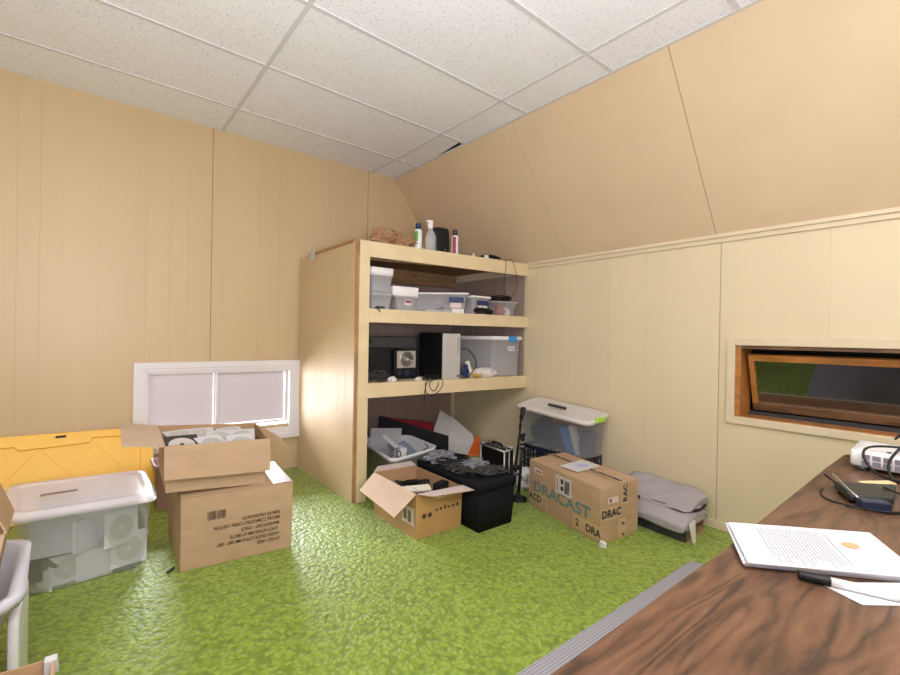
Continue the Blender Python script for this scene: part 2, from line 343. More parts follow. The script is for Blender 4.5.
# wall_right: knee wall with its window opening (y .365..1.07 visible part, runs on towards the desk)
py0, py1, pz0, pz1 = -.35, 1.065, .695, 1.125
mb = MB()
seams = [(-1.3, 1), (-.1, 2), (.62, 1), (1.147, 2), (1.62, 1), (1.9, 1), (2.25, 1), (2.6, 1), (3.1, 1)]
def kneeband(y0, y1, z0, z1):
    ys = [y0]; fl_ = []
    for g, k in seams:
        hw = (.001, .0012, .0022)[k]
        if y0+.01 < g < y1-.01: ys += [g-hw, g+hw]; fl_ += [0, 1 if k == 2 else 2]
    ys.append(y1); fl_.append(0)
    for a, b_, m in zip(ys[:-1], ys[1:], fl_):
        d = .002 if m else 0
        mb.add([(XW+d, a, z0), (XW+d, b_, z0), (XW+d, b_, z1), (XW+d, a, z1)], [(0, 1, 2, 3)], m)
        if m:
            for y in (a, b_): mb.add([(XW, y, z0), (XW+d, y, z0), (XW+d, y, z1), (XW, y, z1)], [(0, 1, 2, 3)], m)
kneeband(YF, py0, 0, KZ+.01); kneeband(py1, 4.0, 0, KZ+.01); kneeband(py0, py1, 0, pz0); kneeband(py0, py1, pz1, KZ+.01)
struct('wall_right', mb, ['knee', 'groove_knee', 'knee'])
# sloped wall above it
mb = MB()
def sl(y0, y1, a=0., b_=1., m=0, d=0.):
    n = V((KZ-CZ, 0, XS-XW)).normalized()*-1
    n = V((CZ-KZ, 0, XW-XS)).normalized()
    A = V((XS, 0, CZ+.05*0)); B = V((XW, 0, KZ)); P = lambda y, t: A.lerp(B, t)+V((0, y, 0))+n*d
    mb.add([P(y0, a), P(y1, a), P(y1, b_), P(y0, b_)], [(0, 1, 2, 3)], m)
ys = [YF, -1.2, -1.197, 0, .0010, 1.172, 1.1750, 2.30, 2.3010, 4.0]
for i in range(len(ys)-1): sl(ys[i], ys[i+1], m=0 if i % 2 == 0 else (1 if i == 5 else 2), d=0 if i % 2 == 0 else .0015)
struct('wall_slope', mb, ['slope', 'groove', 'groove_soft'])
struct('wall_left', MB().add([(XL, YF, 0), (XL, 4.1, 0), (XL, 4.1, CZ+.3), (XL, YF, CZ+.3)], [(0, 1, 2, 3)]), 'wall')
struct('wall_front', MB().add([(XL, YF, 0), (XW+.3, YF, 0), (XW+.3, YF, CZ+.3), (XL, YF, CZ+.3)], [(0, 1, 2, 3)]), 'wall')
# ceiling: lay-in tiles on a bar grid
gx = [2.107-1.304*i for i in range(0, 4)]; gy = [3.445-.652*i for i in range(0, 9)]
def gyy(y, x): return y+.035*(x-2.107)*min(1, max(0, (y-.5)/2))
mb = MB(); xs = [XS+.012]+gx; yl = [3.92]+gy+[YF]
for i in range(len(xs)-1+1):
    x1 = xs[i]; x0 = xs[i+1] if i+1 < len(xs) else XL
    for j in range(len(yl)-1):
        y1, y0 = yl[j], yl[j+1]; z = CZ+.006
        q = [V((x0, gyy(y0, x0), z)), V((x1, gyy(y0, x1), z)), V((x1, gyy(y1, x1), z)), V((x0, gyy(y1, x0), z))]
        if i == 0 and j == 1: q[1] = q[1]+V((-.055, .0, .012))
        mb.slab(q, .012)
ceil = struct('ceiling', mb, 'tile')
mb = MB(); r = .0115
for x in gx: mb.box(x-r, x+r, YF, 3.89, CZ-.001, CZ+.005)
for y in gy:
    for a, b_ in ((XL, -.5), (-.5, .803), (.803, 2.107), (2.107, XS)):
        mb.hexa([(a, gyy(y, a)-r, CZ-.0005), (b_, gyy(y, b_)-r, CZ-.0005), (b_, gyy(y, b_)+r, CZ-.0005), (a, gyy(y, a)+r, CZ-.0005)],
                [(a, gyy(y, a)-r, CZ+.005), (b_, gyy(y, b_)-r, CZ+.005), (b_, gyy(y, b_)+r, CZ+.005), (a, gyy(y, a)+r, CZ+.005)])
struct('trim_1', mb, 'tbar')
mb = MB(); mb.box(XS-.022, XS-.001, YF, 3.885, CZ-.002, CZ+.004)
struct('trim_2', mb, 'tbar')
mb = MB(); mb.add([(XL, YF, CZ+.3), (XW+.3, YF, CZ+.3), (XW+.3, 4.1, CZ+.3), (XL, 4.1, CZ+.3)], [(0, 1, 2, 3)]); struct('trim_3', mb, 'void')
# moulding where the slope meets the knee wall, and baseboards
mb = MB(); mb.box(XW-.014, XW-.0005, YF, 2.70, KZ-.038, KZ-.004); mb.box(XW-.028, XW-.0005, YF, 2.70, KZ-.010, KZ+.012)
struct('trim_4', mb, 'trimcream', bevel=.002)
struct('baseboard_right', MB().box(XW-.014, XW-.0003, YF, 3.85, 0, .048), 'trimcream', bevel=.002)
struct('trim_5', MB().box(3.0, 3.028, 3.70, 3.73, 0, .79), 'trimcream')
# ---- window_1: low white window in the back wall
win = MB()
def frame(mb, x0, x1, z0, z1, w_, y0, y1, mi=0):
    for a, b_, c, d in ((x0, x0+w_, z0, z1), (x1-w_, x1, z0, z1), (x0+w_, x1-w_, z1-w_, z1), (x0+w_, x1-w_, z0, z0+w_)): mb.box(a, b_, y0, y1, c, d, mi)
frame(win, .262, 1.430, .272, .922, .045, 3.815, 3.850); frame(win, .300, 1.395, .308, .885, .030, 3.822, 3.852); frame(win, .322, 1.372, .335, .862, .024, 3.832, 3.99)
win.box(.345, 1.35, 3.865, 3.99, .30, .385); 
wo = struct('window_1', win, 'white', (.85, 3.85, .27), bevel=.003)
org[wo.name] = V((.85, 3.85, .27))
sash = MB(); frame(sash, .345, .802, .40, .842, .018, 3.915, 3.94); frame(sash, .796, 1.348, .40, .842, .020, 3.895, 3.925)
obj('window_sash', sash, 'white', wo, bevel=.002)
pn = MB().box(.362, .785, 3.928, 3.930, .418, .826); obj('pane', pn, 'shade', wo)
pn = MB().box(.816, 1.329, 3.910, 3.912, .420, .824); obj('pane', pn, 'shade', wo)
# what closes off the building round the two windows
struct('trim_6', MB().add([(-.6, 3.99, -.2), (.34, 3.99, -.2), (.34, 3.99, 1.6), (-.6, 3.99, 1.6), (1.36, 3.99, -.2), (3.4, 3.99, -.2), (3.4, 3.99, 1.6), (1.36, 3.99, 1.6), (.34, 3.99, .86), (1.36, 3.99, .86), (1.36, 3.99, 1.6), (.34, 3.99, 1.6), (.34, 3.99, -.2), (1.36, 3.99, -.2), (1.36, 3.99, .38), (.34, 3.99, .38)], [(0, 1, 2, 3), (4, 5, 6, 7), (8, 9, 10, 11), (12, 13, 14, 15)]), 'void')
# ---- window_2: awning window, cream casing, oak frame, sash swung outwards at the bottom
cas = MB()
def yframe(mb, y0, y1, z0, z1, w_, x0, x1, mi=0):
    for a, b_, c, d in ((y0, y0+w_, z0, z1), (y1-w_, y1, z0, z1), (y0+w_, y1-w_, z1-w_, z1), (y0+w_, y1-w_, z0, z0+w_)): mb.box(x0, x1, a, b_, c, d, mi)
cas.box(XW-.018, XW, 1.055, 1.100, .657, 1.166); cas.box(XW-.018, XW, -.39, 1.055, 1.122, 1.166)
cas.box(XW-.018, XW, -.39, 1.055, .657, .700); cas.box(XW-.018, XW, -.39, -.35, .657, 1.166)
w2 = struct('window_2', cas, 'trimcream', (XW, .35, .9), bevel=.003); org[w2.name] = V((XW, .35, .9))
jam = MB(); jam.box(XW, 3.20, 1.030, 1.062, .697, 1.123); jam.box(XW, 3.20, -.35, -.32, .697, 1.123); jam.box(XW, 3.20, -.32, 1.03, .690, .704)
obj('window_frame', jam, 'oak', w2, bevel=.002, label='orange oak side jambs')
obj('window_head', MB().box(XW, 3.20, -.32, 1.03, 1.102, 1.124), 'oakdark', w2)
tp = V((3.085, 0, 1.066)); bt = V((3.205, 0, .705)); dd = (bt-tp); nn = V((dd.z, 0, -dd.x)).normalized()*-1
def sq(t0, t1, y0, y1, x=.028):
    a = tp+dd*t0; b_ = tp+dd*t1; o = V((dd.z, 0, -dd.x)).normalized()*(-x)
    if o.x < 0: o = -o
    q = [a+V((0, y0, 0)), a+V((0, y1, 0)), b_+V((0, y1, 0)), b_+V((0, y0, 0))]; return q, [p+o for p in q]
sm = MB(); sm.hexa(*sq(0, .10, -.30, 1.012)); sm.hexa(*sq(.10, .88, .985, 1.012)); sm.hexa(*sq(.10, .86, -.30, -.27)); 
obj('window_sash', sm, 'oak', w2, bevel=.002, label='orange oak sash rails')
sm = MB(); sm.hexa(*sq(.80, .93, -.30, 1.012)); obj('bottom_rail', sm, 'oakdark', w2, bevel=.002, label='grey weathered bottom rail')
q, q2 = sq(.10, .80, -.27, .985, .006); sm = MB(); sm.add([x+V((.012, 0, 0)) for x in q], [(0, 1, 2, 3)]); obj('pane', sm, 'glass', w2)
sm = MB(); sm.box(3.16, 3.165, -.35, 1.03, .704, .712); sm.box(3.19, 3.205, -.35, 1.06, .704, .722); obj('weather_strip', sm, 'darkgrey', w2)
# dark box added outside that window so the opening looks black
eb = MB(); eb.add([(3.2, -.6, 1.12), (3.2, 1.3, 1.12), (3.9, 1.3, 1.12), (3.9, -.6, 1.12), (3.2, -.6, .2), (3.2, 1.3, .2), (3.9, 1.3, .2), (3.9, -.6, .2)], [(0, 1, 2, 3), (4, 5, 6, 7), (2, 3, 7, 6), (1, 2, 6, 5), (0, 3, 7, 4)])
struct('outside_dark_box', eb, 'void')

# ================================================================== BUILT SHELF UNIT
def sy(x): return 2.822-.067*(x-1.43)
SH = thing('shelf_unit', (1.43, 3.0, 0), 'tall cream painted open shelf unit built into the back right corner', 'shelf unit')
mb = MB(); gs = [2.82, 2.95, 2.953, 3.06, 3.063, 3.16, 3.163, 3.36, 3.363, 3.46, 3.463, 3.70, 3.703, 3.842]
for i in range(len(gs)-1):
    d = .0025 if i % 2 else 0
    mb.add([(1.425+d, gs[i], 0), (1.425+d, gs[i+1], 0), (1.425+d, gs[i+1], 1.785), (1.425+d, gs[i], 1.785)], [(0, 1, 2, 3)], 1 if i % 2 else 0)
mb.box(1.428, 1.445, 2.82, 3.842, 0, 1.785)
sp = obj('side_panel', mb, ['wall', 'groove'], SH)
mb = MB(); mb.box(1.418, 1.446, 2.84, 3.62, 1.776, 1.796); mb.box(1.424, 1.448, 2.806, 2.822, 0, 1.79); obj('edge_strip', mb, 'edgebrown', SH, bevel=.002, label='raw brown edge strip')
mb = MB(); mb.box(1.446, 1.522, 2.795, 2.815, 0, 1.79); obj('front_post', mb, 'shelf', SH, bevel=.002)
def board(z0, z1, name='shelf_board', top=True):
    mb = MB(); a, b_ = 1.522, XW-.001
    mb.hexa([(a, sy(a)-.018, z0), (b_, sy(b_)-.018, z0), (b_, sy(b_), z0), (a, sy(a), z0)], [(a, sy(a)-.018, z1), (b_, sy(b_)-.018, z1), (b_, sy(b_), z1), (a, sy(a), z1)])
    mb.hexa([(1.447, sy(1.45), z1-.02), (b_, sy(b_), z1-.02), (b_, 3.74, z1-.02), (1.447, 3.74, z1-.02)], [(1.447, sy(1.45), z1), (b_, sy(b_), z1), (b_, 3.74, z1), (1.447, 3.74, z1)])
    return mb
mb = MB(); a, b_ = 1.446, XW-.001
mb.hexa([(a, sy(a)-.022, 1.682), (b_, sy(b_)-.018, 1.682), (b_, sy(b_), 1.682), (a, sy(a)-.004, 1.682)], [(a, sy(a)-.022, 1.79), (b_, sy(b_)-.018, 1.79), (b_, sy(b_), 1.79), (a, sy(a)-.004, 1.79)])
obj('top_fascia', mb, 'shelf', SH, bevel=.002)
mb = MB(); mb.box(1.447, 3.015, 2.81, 3.83, 1.768, 1.785)
mb.hexa([(1.46, 3.05, 1.70), (2.35, 2.84, 1.70), (2.35, 2.88, 1.70), (1.46, 3.09, 1.70)], [(1.46, 3.05, 1.766), (2.35, 2.84, 1.766), (2.35, 2.88, 1.766), (1.46, 3.09, 1.766)])
mb.box(1.46, 3.0, 3.66, 3.70, 1.64, 1.766)
obj('top_panel', mb, 'rawwood', SH, label='raw brown wooden top panel and braces')
for z0, z1 in ((1.232, 1.328), (.708, .81)):
    sb_ = obj('shelf_board', board(z0, z1), 'shelf', SH, bevel=.002)
mb = MB(); xg = [1.446, 1.56, 1.563, 1.72, 1.723, 1.80, 1.803, 1.95, 1.953, 2.13, 2.133, 2.22, 2.223, 2.45, 2.453, 2.62, 2.623, 3.0]
for i in range(len(xg)-1):
    d = .003 if i % 2 else 0
    mb.add([(xg[i], 3.745+d, 0), (xg[i+1], 3.745+d, 0), (xg[i+1], 3.745+d, 1.76), (xg[i], 3.745+d, 1.76)], [(0, 1, 2, 3)], 1 if i % 2 else 0)
mb.box(1.446, 3.0, 3.750, 3.765, 0, 1.76)
obj('back_panel', mb, ['mauve', 'groove'], SH, label='mauve brown grooved back panel')
mb = MB(); yg = [2.725, 2.80, 2.803, 2.93, 2.933, 3.05, 3.053, 3.22, 3.223, 3.40, 3.403, 3.56, 3.563, 3.744]
for i in range(len(yg)-1):
    d = .003 if i % 2 else 0
    mb.add([(3.012+d, yg[i], .812), (3.012+d, yg[i+1], .812), (3.012+d, yg[i+1], 1.70), (3.012+d, yg[i], 1.70)], [(0, 1, 2, 3)], 1 if i % 2 else 0)
obj('right_panel', mb, ['mauve', 'groove'], SH, label='mauve brown grooved right side panel')
mb = MB(); patch((1.417, 3.60, 1.735), (0, -1, 0), (0, 0, 1), 0, .10, 0, .07, mb=mb); obj('paper_tag', mb, 'paper', SH, label='small white paper tag')
mb = MB(); mb.cyl((2.16, 3.745, .60), (2.16, 3.72, .605), .006); mb.cyl((2.11, 3.742, .60), (2.16, 3.742, .60), .003); obj('hook', mb, 'chrome', SH)

# ================================================================== SHELF TOP ITEMS
TZ = 1.792
g = crumple((1.765, 2.92, TZ-.001), (.175, .08, .080), .42, 3, 40, 22, 2.0)
tag(obj('paper_bag', g, 'bagbrown'), 'crumpled brown paper bag lying on top of the shelf unit', 'paper bag')
def can(x, y, h, r, bodym, capm, lab, label, band):
    t = thing('spray_can', (x, y, TZ), label, 'spray can')
    obj('can_body', MB().lathe((x, y, TZ), [(r*.9, 0), (r, .004), (r, h*.74), (r*.75, h*.79)]), bodym, t)
    obj('cap', MB().lathe((x, y, TZ), [(r*.72, h*.78), (r*.72, h*.97), (r*.6, h)]), capm, t)
    mb = MB(); 
    for i in range(24):
        a0 = math.radians(band[0]+(band[1]-band[0])*i/24); a1 = math.radians(band[0]+(band[1]-band[0])*(i+1)/24); q = r+.0006
        mb.add([(x+q*math.cos(a0), y+q*math.sin(a0), TZ+h*band[2]), (x+q*math.cos(a1), y+q*math.sin(a1), TZ+h*band[2]), (x+q*math.cos(a1), y+q*math.sin(a1), TZ+h*band[3]), (x+q*math.cos(a0), y+q*math.sin(a0), TZ+h*band[3])], [(0, 1, 2, 3)])
    obj('can_label', mb, lab, t)
    return t
can(1.990, 2.90, .215, .030, 'whiteplastic', 'bluedark', 'green', 'white spray can with blue cap and green label beside the crumpled paper bag', (150, 235, .35, .70))
t = thing('spray_bottle', (2.085, 2.87, TZ), 'clear spray bottle with a white nozzle on top of the shelf unit', 'spray bottle')
obj('bottle_body', MB().lathe((2.085, 2.87, TZ), [(.040, 0), (.044, .006), (.044, .12), (.034, .15), (.018, .175), (.015, .19)]), 'bottle', t)
mb = MB(); mb.lathe((2.085, 2.87, TZ), [(.017, .185), (.018, .21), (.010, .215)]); mb.box(2.06, 2.10, 2.858, 2.882, TZ+.212, TZ+.25); mb.box(2.045, 2.062, 2.863, 2.877, TZ+.232, TZ+.246); mb.hexa([(2.066, 2.865, TZ+.18), (2.071, 2.865, TZ+.18), (2.071, 2.876, TZ+.18), (2.066, 2.876, TZ+.18)], [(2.056, 2.865, TZ+.215), (2.064, 2.865, TZ+.215), (2.064, 2.876, TZ+.215), (2.056, 2.876, TZ+.215)])
obj('nozzle', mb, 'whiteplastic', t, bevel=.003)
t = thing('computer_speaker', (2.19, 2.93, TZ), 'black rounded desktop speaker standing between the two spray containers', 'speaker')
mb = MB(); rs = []
for z, e, fx in ((0, 0, 0), (.004, .003, 0), (.10, .004, .0), (.185, -.001, .006), (.20, -.006, .01), (.206, -.02, .014)):
    rs.append(ring([(2.135+fx, 2.875, TZ+z*1.06), (2.280-fx*.3, 2.865, TZ+z*1.06), (2.285, 2.99, TZ+z*1.06), (2.14, 3.0, TZ+z*1.06)], e, .03))
obj('cabinet', MB().rings(rs), 'black', t); obj('badge', MB().box(2.222, 2.230, 2.860, 2.8625, TZ+.035, TZ+.045), 'chrome', t)
can(2.322, 2.86, .210, .028, 'whiteplastic', 'purple', 'red', 'slim white and red spray can with dark purple cap', (195, 250, .05, .72))
can(2.362, 2.885, .15, .020, 'bluedark', 'bluedark', 'blue', 'short dark blue can behind the slim red and white can', (180, 300, .1, .6))
tag(obj('bottle_cap', MB().lathe((2.47, 2.80, TZ), [(.014, 0), (.014, .012), (.004, .03), (.003, .04)]), 'whiteplastic'), 'small white nozzle cap lying on the shelf unit top', 'cap')
mb = coil((2.66, 2.82, TZ), .13, 4, 5, .0045, .035, .5); tag(obj('power_cable', mb, 'black', loc=(2.66, 2.82, TZ)), 'tangle of black cable on the shelf unit top by the sloped wall', 'cable')
t = thing('power_adapter', (2.65, 2.79, TZ), 'black power adapter with white plug lying on the cable tangle', 'power adapter')
obj('adapter_body', MB().box(2.60, 2.71, 2.765, 2.81, TZ, TZ+.04), 'black', t, bevel=.006); obj('plug', MB().box(2.575, 2.60, 2.755, 2.785, TZ, TZ+.03), 'whiteplastic', t, bevel=.003)
mb = MB().tube([(2.70, 2.79, TZ+.01), (2.745, 2.73, TZ+.006), (2.755, 2.708, TZ-.01), (2.745, 2.70, 1.70), (2.73, 2.70, 1.62), (2.735, 2.70, 1.53), (2.77, 2.71, 1.49), (2.81, 2.71, 1.475), (2.85, 2.70, 1.52), (2.875, 2.69, 1.58), (2.86, 2.69, 1.70), (2.82, 2.70, TZ+.004), (2.78, 2.74, TZ+.006), (2.70, 2.83, TZ+.006)], .0022, 6)
tag(obj('hanging_cable', mb, 'black'), 'thin black cable looping down over the front of the top shelf', 'cable')

# ================================================================== UPPER BAY (z 1.328)
Z1 = 1.329
def clearbox(name, B, T, label, lidm='whiteplastic', bodym='tubclear', lidh=.05, group=None, fill=None, r=.02):
    t = thing(name, (B[0]+B[2])/2 if isinstance(B[0], Vector) else B[0], label, 'storage box', group)
    obj('box_body', tub_body(B, T, r, .002, .004, .012), bodym, t)
    if lidm: obj('lid', MB().rings([ring(T, .006, r, dz=-.004), ring(T, .008, r, dz=lidh), ring(T, .0, r, dz=lidh+.002)]), lidm, t)
    if fill: obj('contents', fill, 'darkgrey', t, kind='stuff')
    return t
clearbox('shoe_box', rect(1.57, 1.72, 2.85, 3.15, Z1), rect(1.56, 1.735, 2.84, 3.16, Z1+.11), 'clear plastic box lower one of the stack beside the shelf post', 'tubfrost', 'tubfrost', .008)
clearbox('shoe_box', rect(1.565, 1.725, 2.85, 3.15, Z1+.122), rect(1.555, 1.735, 2.84, 3.16, Z1+.245), 'clear plastic box with tall white lid on top of another box', 'whiteplastic', 'tubfrost', .05)
clearbox('shoe_box', rect(1.79, 1.95, 2.86, 3.15, Z1), rect(1.765, 1.97, 2.85, 3.17, Z1+.105), 'short clear box under a white flat box in the upper bay', None, 'tubfrost')
tag(obj('pastry_box', MB().rings([ring(rect(1.745, 1.972, 2.85, 3.10, Z1+z), 0, .01) for z in (.108, .178)]), 'whiteplastic', bevel=.002), 'flat white box lying on the short clear box', 'box')
mb = MB(); patch((1.80, 2.858, Z1+.04), (1, 0, 0), (0, 0, 1), .045, .105, 0, .045, mb=mb, off=.006)
lb = obj('paper_label', mb, 'paper'); tag(lb, 'white and red paper note in front of the short clear box', 'note')
mb2 = MB(); patch((1.80, 2.855, Z1+.04), (1, 0, 0), (0, 0, 1), .05, .10, .02, .038, mb=mb2, off=.006); obj('red_print', mb2, 'red', lb)
# clear zip case lying in front
tag(obj('cable_cluster', coil((1.62, 2.83, Z1), .05, 2, 9, .003, .02, .3), 'darkgrey', loc=(1.62, 2.83, Z1)), 'dark cable bits at the left end of the upper bay', 'cable')
tag(obj('cable_end', MB().tube([(1.56, 2.80, Z1+.006), (1.575, 2.79, Z1+.003), (1.59, 2.782, Z1-.008), (1.597, 2.781, Z1-.025)], .004, 6), 'black'), 'black cable end dangling over the upper bay shelf edge', 'cable')
B = rect(2.02, 2.41, 2.84, 3.25, Z1+.022); T = rect(2.0, 2.43, 2.83, 3.27, Z1+.165)
t = thing('storage_box', (2.2, 3.0, Z1+.0), 'wide clear storage box with blue and red label in the upper bay', 'storage box')
B2 = [V((2.02, 3.0, Z1)), V((2.41, 2.82, Z1)), V((2.45, 3.2, Z1)), V((2.06, 3.35, Z1))]; T2 = [V((1.98, 3.02, Z1+.15)), V((2.43, 2.80, Z1+.165)), V((2.48, 3.2, Z1+.165)), V((2.03, 3.38, Z1+.15))]
obj('box_body', tub_body(B2, T2, .03, .002, .006, .012), 'tubfrost', t); obj('lid', lid_body(T2, .03, .008, .012, .003), 'whiteplastic', t)
fd = (V(T2[1])-V(T2[0])).normalized(); fd.z = 0; mb = MB(); patch(B2[1]+V((-.02, -.012, 0)), fd, (0, 0, 1), -.13, -.01, .085, .13, mb=mb, off=.012); obj('blue_label', mb, 'bluedark', t, label='dark blue label band')
mb = MB(); patch(B2[1]+V((-.02, -.012, 0)), fd, (0, 0, 1), -.12, -.03, .045, .085, mb=mb, off=.012); obj('red_label', mb, 'cardpink', t, label='red and white label')
obj('contents', MB().hexa(*[[uv(B2, u, v)+V((0, 0, z)) for u, v in ((.55, .1), (.95, .1), (.95, .8), (.55, .8))] for z in (.01, .12)]), 'darkgrey', t)
t = thing('desk_cradle', (2.12, 2.85, Z1), 'white wire and plastic bracket lying before the wide clear box', 'bracket')
mb = MB(); mb.box(2.0, 2.24, 2.80, 2.86, Z1, Z1+.016); mb.tube([(2.02, 2.80, Z1+.02), (2.17, 2.80, Z1+.03), (2.13, 2.80, Z1+.075), (2.11, 2.80, Z1+.075)], .006, 6, sub=1); obj('bracket_frame', mb, 'tubfrost', t)
obj('white_block', MB().box(2.245, 2.36, 2.775, 2.81, Z1, Z1+.034), 'whiteplastic', t, bevel=.004)
B3 = rect(2.47, 2.64, 2.80, 3.1, Z1); T3 = rect(2.455, 2.665, 2.79, 3.12, Z1+.145)
t = thing('storage_box', (2.62, 2.95, Z1), 'smaller lidded clear box with blue label band beside the wide one', 'storage box')
obj('box_body', tub_body(B3, T3, .025, .002, .005, .012), 'tubfrost', t); obj('lid', lid_body(T3, .025, .008, .014, .004), 'whiteplastic', t)
mb = MB(); patch((2.47, 2.793, Z1), (1, 0, 0), (0, 0, 1), .04, .17, .075, .115, mb=mb, off=.003); obj('blue_label', mb, 'bluedark', t, label='dark blue label band')
mb = MB(); patch((2.47, 2.793, Z1), (1, 0, 0), (0, 0, 1), .05, .15, .055, .075, mb=mb, off=.003); obj('red_label', mb, 'cardpink', t, label='pink and white label')
obj('contents', MB().box(2.49, 2.625, 2.85, 3.05, Z1+.01, Z1+.09), 'black', t)
tag(obj('cable_cluster', coil((2.56, 2.765, Z1), .12, 4, 12, .006, .05, .2), 'black', loc=(2.56, 2.765, Z1)), 'thick black cable bundle in front of the smaller lidded clear box', 'cable')
B4 = rect(2.745, 2.90, 2.74, 2.90, Z1); T4 = rect(2.705, 2.935, 2.725, 2.93, Z1+.115)
t = thing('food_tub', (2.88, 2.83, Z1), 'small clear lidded tub with red contents at the right end of the upper bay', 'tub')
obj('tub_body', tub_body(B4, T4, .03, .002, .005, .01), 'tubclear', t); obj('lid', lid_body(T4, .03, .006, .008, .002), 'tubfrost', t)
obj('contents', crumple((2.79, 2.81, Z1+.004), (.035, .05, .06), .3, 5), 'red', t, kind='stuff'); obj('contents', crumple((2.86, 2.81, Z1+.004), (.03, .05, .045), .3, 6), 'bagwhite', t, kind='stuff')
tag(obj('cable_cluster', coil((2.82, 2.82, Z1+.126), .11, 5, 15, .006, .04, .7), 'black', loc=(2.82, 2.82, Z1+.126)), 'black cables heaped on the small lidded tub', 'cable')

# ================================================================== MIDDLE BAY (z .81)
Z2 = .811
t = thing('sound_bar', (1.80, 3.2, Z2+.232), 'long dark grey device lying across a black cabinet on the middle shelf', 'electronic device')
obj('housing', MB().box(1.50, 2.06, 3.0, 3.25, Z2+.236, Z2+.325), M['darkgrey'], t, bevel=.008); obj('knob', MB().cyl((1.63, 3.0, Z2+.29), (1.63, 2.985, Z2+.29), .022), 'black', t); 
tag(obj('stereo_cabinet', MB().box(1.50, 1.82, 2.98, 3.4, Z2, Z2+.235), 'black', bevel=.005), 'black stereo cabinet under the long dark grey device', 'cabinet')
t = thing('power_supply', (1.93, 3.0, Z2), 'black computer power box with round silver fan grille on the middle shelf', 'power supply')
mb = MB(); mb.box(1.825, 2.045, 2.95, 3.3, Z2, Z2+.222); obj('housing', mb, 'black', t, bevel=.003)
obj('fan_plate', MB().box(1.848, 2.015, 2.944, 2.95, Z2+.085, Z2+.215), 'silver', t)
mb = MB(); 
for rr in (.018, .032, .046, .058): mb.tube([(1.932+rr*math.cos(a*math.pi/12), 2.940, Z2+.152+rr*math.sin(a*math.pi/12)) for a in range(25)], .0022, 5, sub=1)
obj('fan_grille', mb, 'chrome', t); obj('fan', MB().cyl((1.932, 2.943, Z2+.152), (1.932, 2.941, Z2+.152), .055, .055, 28), 'darkgrey', t); obj('fan_hub', MB().cyl((1.932, 2.942, Z2+.152), (1.932, 2.936, Z2+.152), .011), 'silver', t)
for i, x in enumerate((1.86, 1.93)):
    obj('socket', MB().cyl((x, 2.95, Z2+.045), (x, 2.93, Z2+.045), .024 if i else .018), 'navy', t)
t = thing('computer_tower', (2.30, 2.95, Z2), 'black desktop computer tower with pale silver front panel', 'computer')
a = V((2.155, 2.79, Z2)); b_ = V((2.318, 2.775, Z2)); c = V((2.335, 3.10, Z2)); d = V((2.165, 3.115, Z2))
obj('case', MB().hexa([a, b_, c, d], [q+V((0, 0, .36)) for q in (a, b_, c, d)]), 'black', t, bevel=.004)
fo = V((-.002, -.014, 0)); obj('front_panel', MB().hexa([a+fo, b_+fo, b_, a], [q+V((0, 0, .355)) for q in (a+fo, b_+fo, b_, a)]), 'silverface', t, bevel=.004)
for i in range(7): obj('button', MB().box(2.289, 2.297, 2.757, 2.768, Z2+.20+i*.02, Z2+.206+i*.02), 'black', t)
obj('badge', MB().box(2.289, 2.303, 2.757, 2.768, Z2+.015, Z2+.03), 'black', t)
# big frosted tote
Q = rect(2.70, 2.99, 2.755, 3.28, Z2); Q[0] = V((2.70, 2.785, Z2)); Q[3] = V((2.46, 3.40, Z2)); Q[2] = V((2.95, 3.45, Z2)); Qt = [q+V((0, 0, .325))+V(((-.012, .01)[i in (1, 2)], -.012 if i < 2 else .012, 0)) for i, q in enumerate(Q)]
t = thing('storage_tote', (2.80, 3.0, Z2), 'large frosted storage tote with white lid and blue latch on the middle shelf', 'storage tote')
obj('tote_body', tub_body(Q, Qt, .03, .003, .006, .015), M['tubfrost'], t); obj('lid', lid_body(Qt, .03, .012, .026, .006), 'whiteplastic', t)
fx = (Qt[1]-Qt[0]).normalized(); mb = MB(); patch(Qt[0]+V((0, -.012, 0)), fx, (0, 0, 1), .155, .245, -.032, .018, mb=mb, th=.008); obj('latch', mb, 'blue', t, bevel=.003, label='blue latch')
mb = MB(); patch(Q[0]+V((0, -.01, 0)), fx, (0, 0, 1), .15, .23, .215, .255, mb=mb); obj('sticker', mb, 'paper', t); mb = MB(); 
for k in range(4): patch(Q[0]+V((0, -.01, 0)), fx, (0, 0, 1), .157+k*.02, .167+k*.02, .222+.012*(k % 2), .236+.012*(k % 2), mb=mb, off=.002)
obj('sticker_print', mb, 'navy', t)
tag(obj('plastic_bag', crumple((2.59, 2.79, Z2), (.13, .045, .055), .25, 8, 26, 16, 1.6), 'bagwhite'), 'crumpled white plastic bag before the large frosted tote', 'plastic bag')
tag(obj('connector_plug', MB().hexa([(2.43, 2.765, Z2+.02), (2.46, 2.765, Z2+.02), (2.46, 2.79, Z2+.02), (2.43, 2.79, Z2+.02)], [(2.46, 2.765, Z2+.12), (2.485, 2.765, Z2+.12), (2.485, 2.79, Z2+.12), (2.46, 2.79, Z2+.12)]).box(2.43, 2.46, 2.765, 2.79, Z2, Z2+.021) if 0 else MB().hexa([(2.435, 2.755, Z2), (2.465, 2.755, Z2), (2.465, 2.78, Z2), (2.435, 2.78, Z2)], [(2.375, 2.755, Z2+.13), (2.405, 2.755, Z2+.14), (2.405, 2.78, Z2+.14), (2.375, 2.78, Z2+.13)]), 'paper2', bevel=.003), 'cream flat connector leaning beside the computer tower', 'connector')
tag(obj('coiled_strap', coil((2.48, 2.745, Z2), .05, 4, 21, .007, .025, .35), 'ochre', loc=(2.48, 2.745, Z2)), 'yellow brown coiled strap lying right of the computer tower', 'strap')
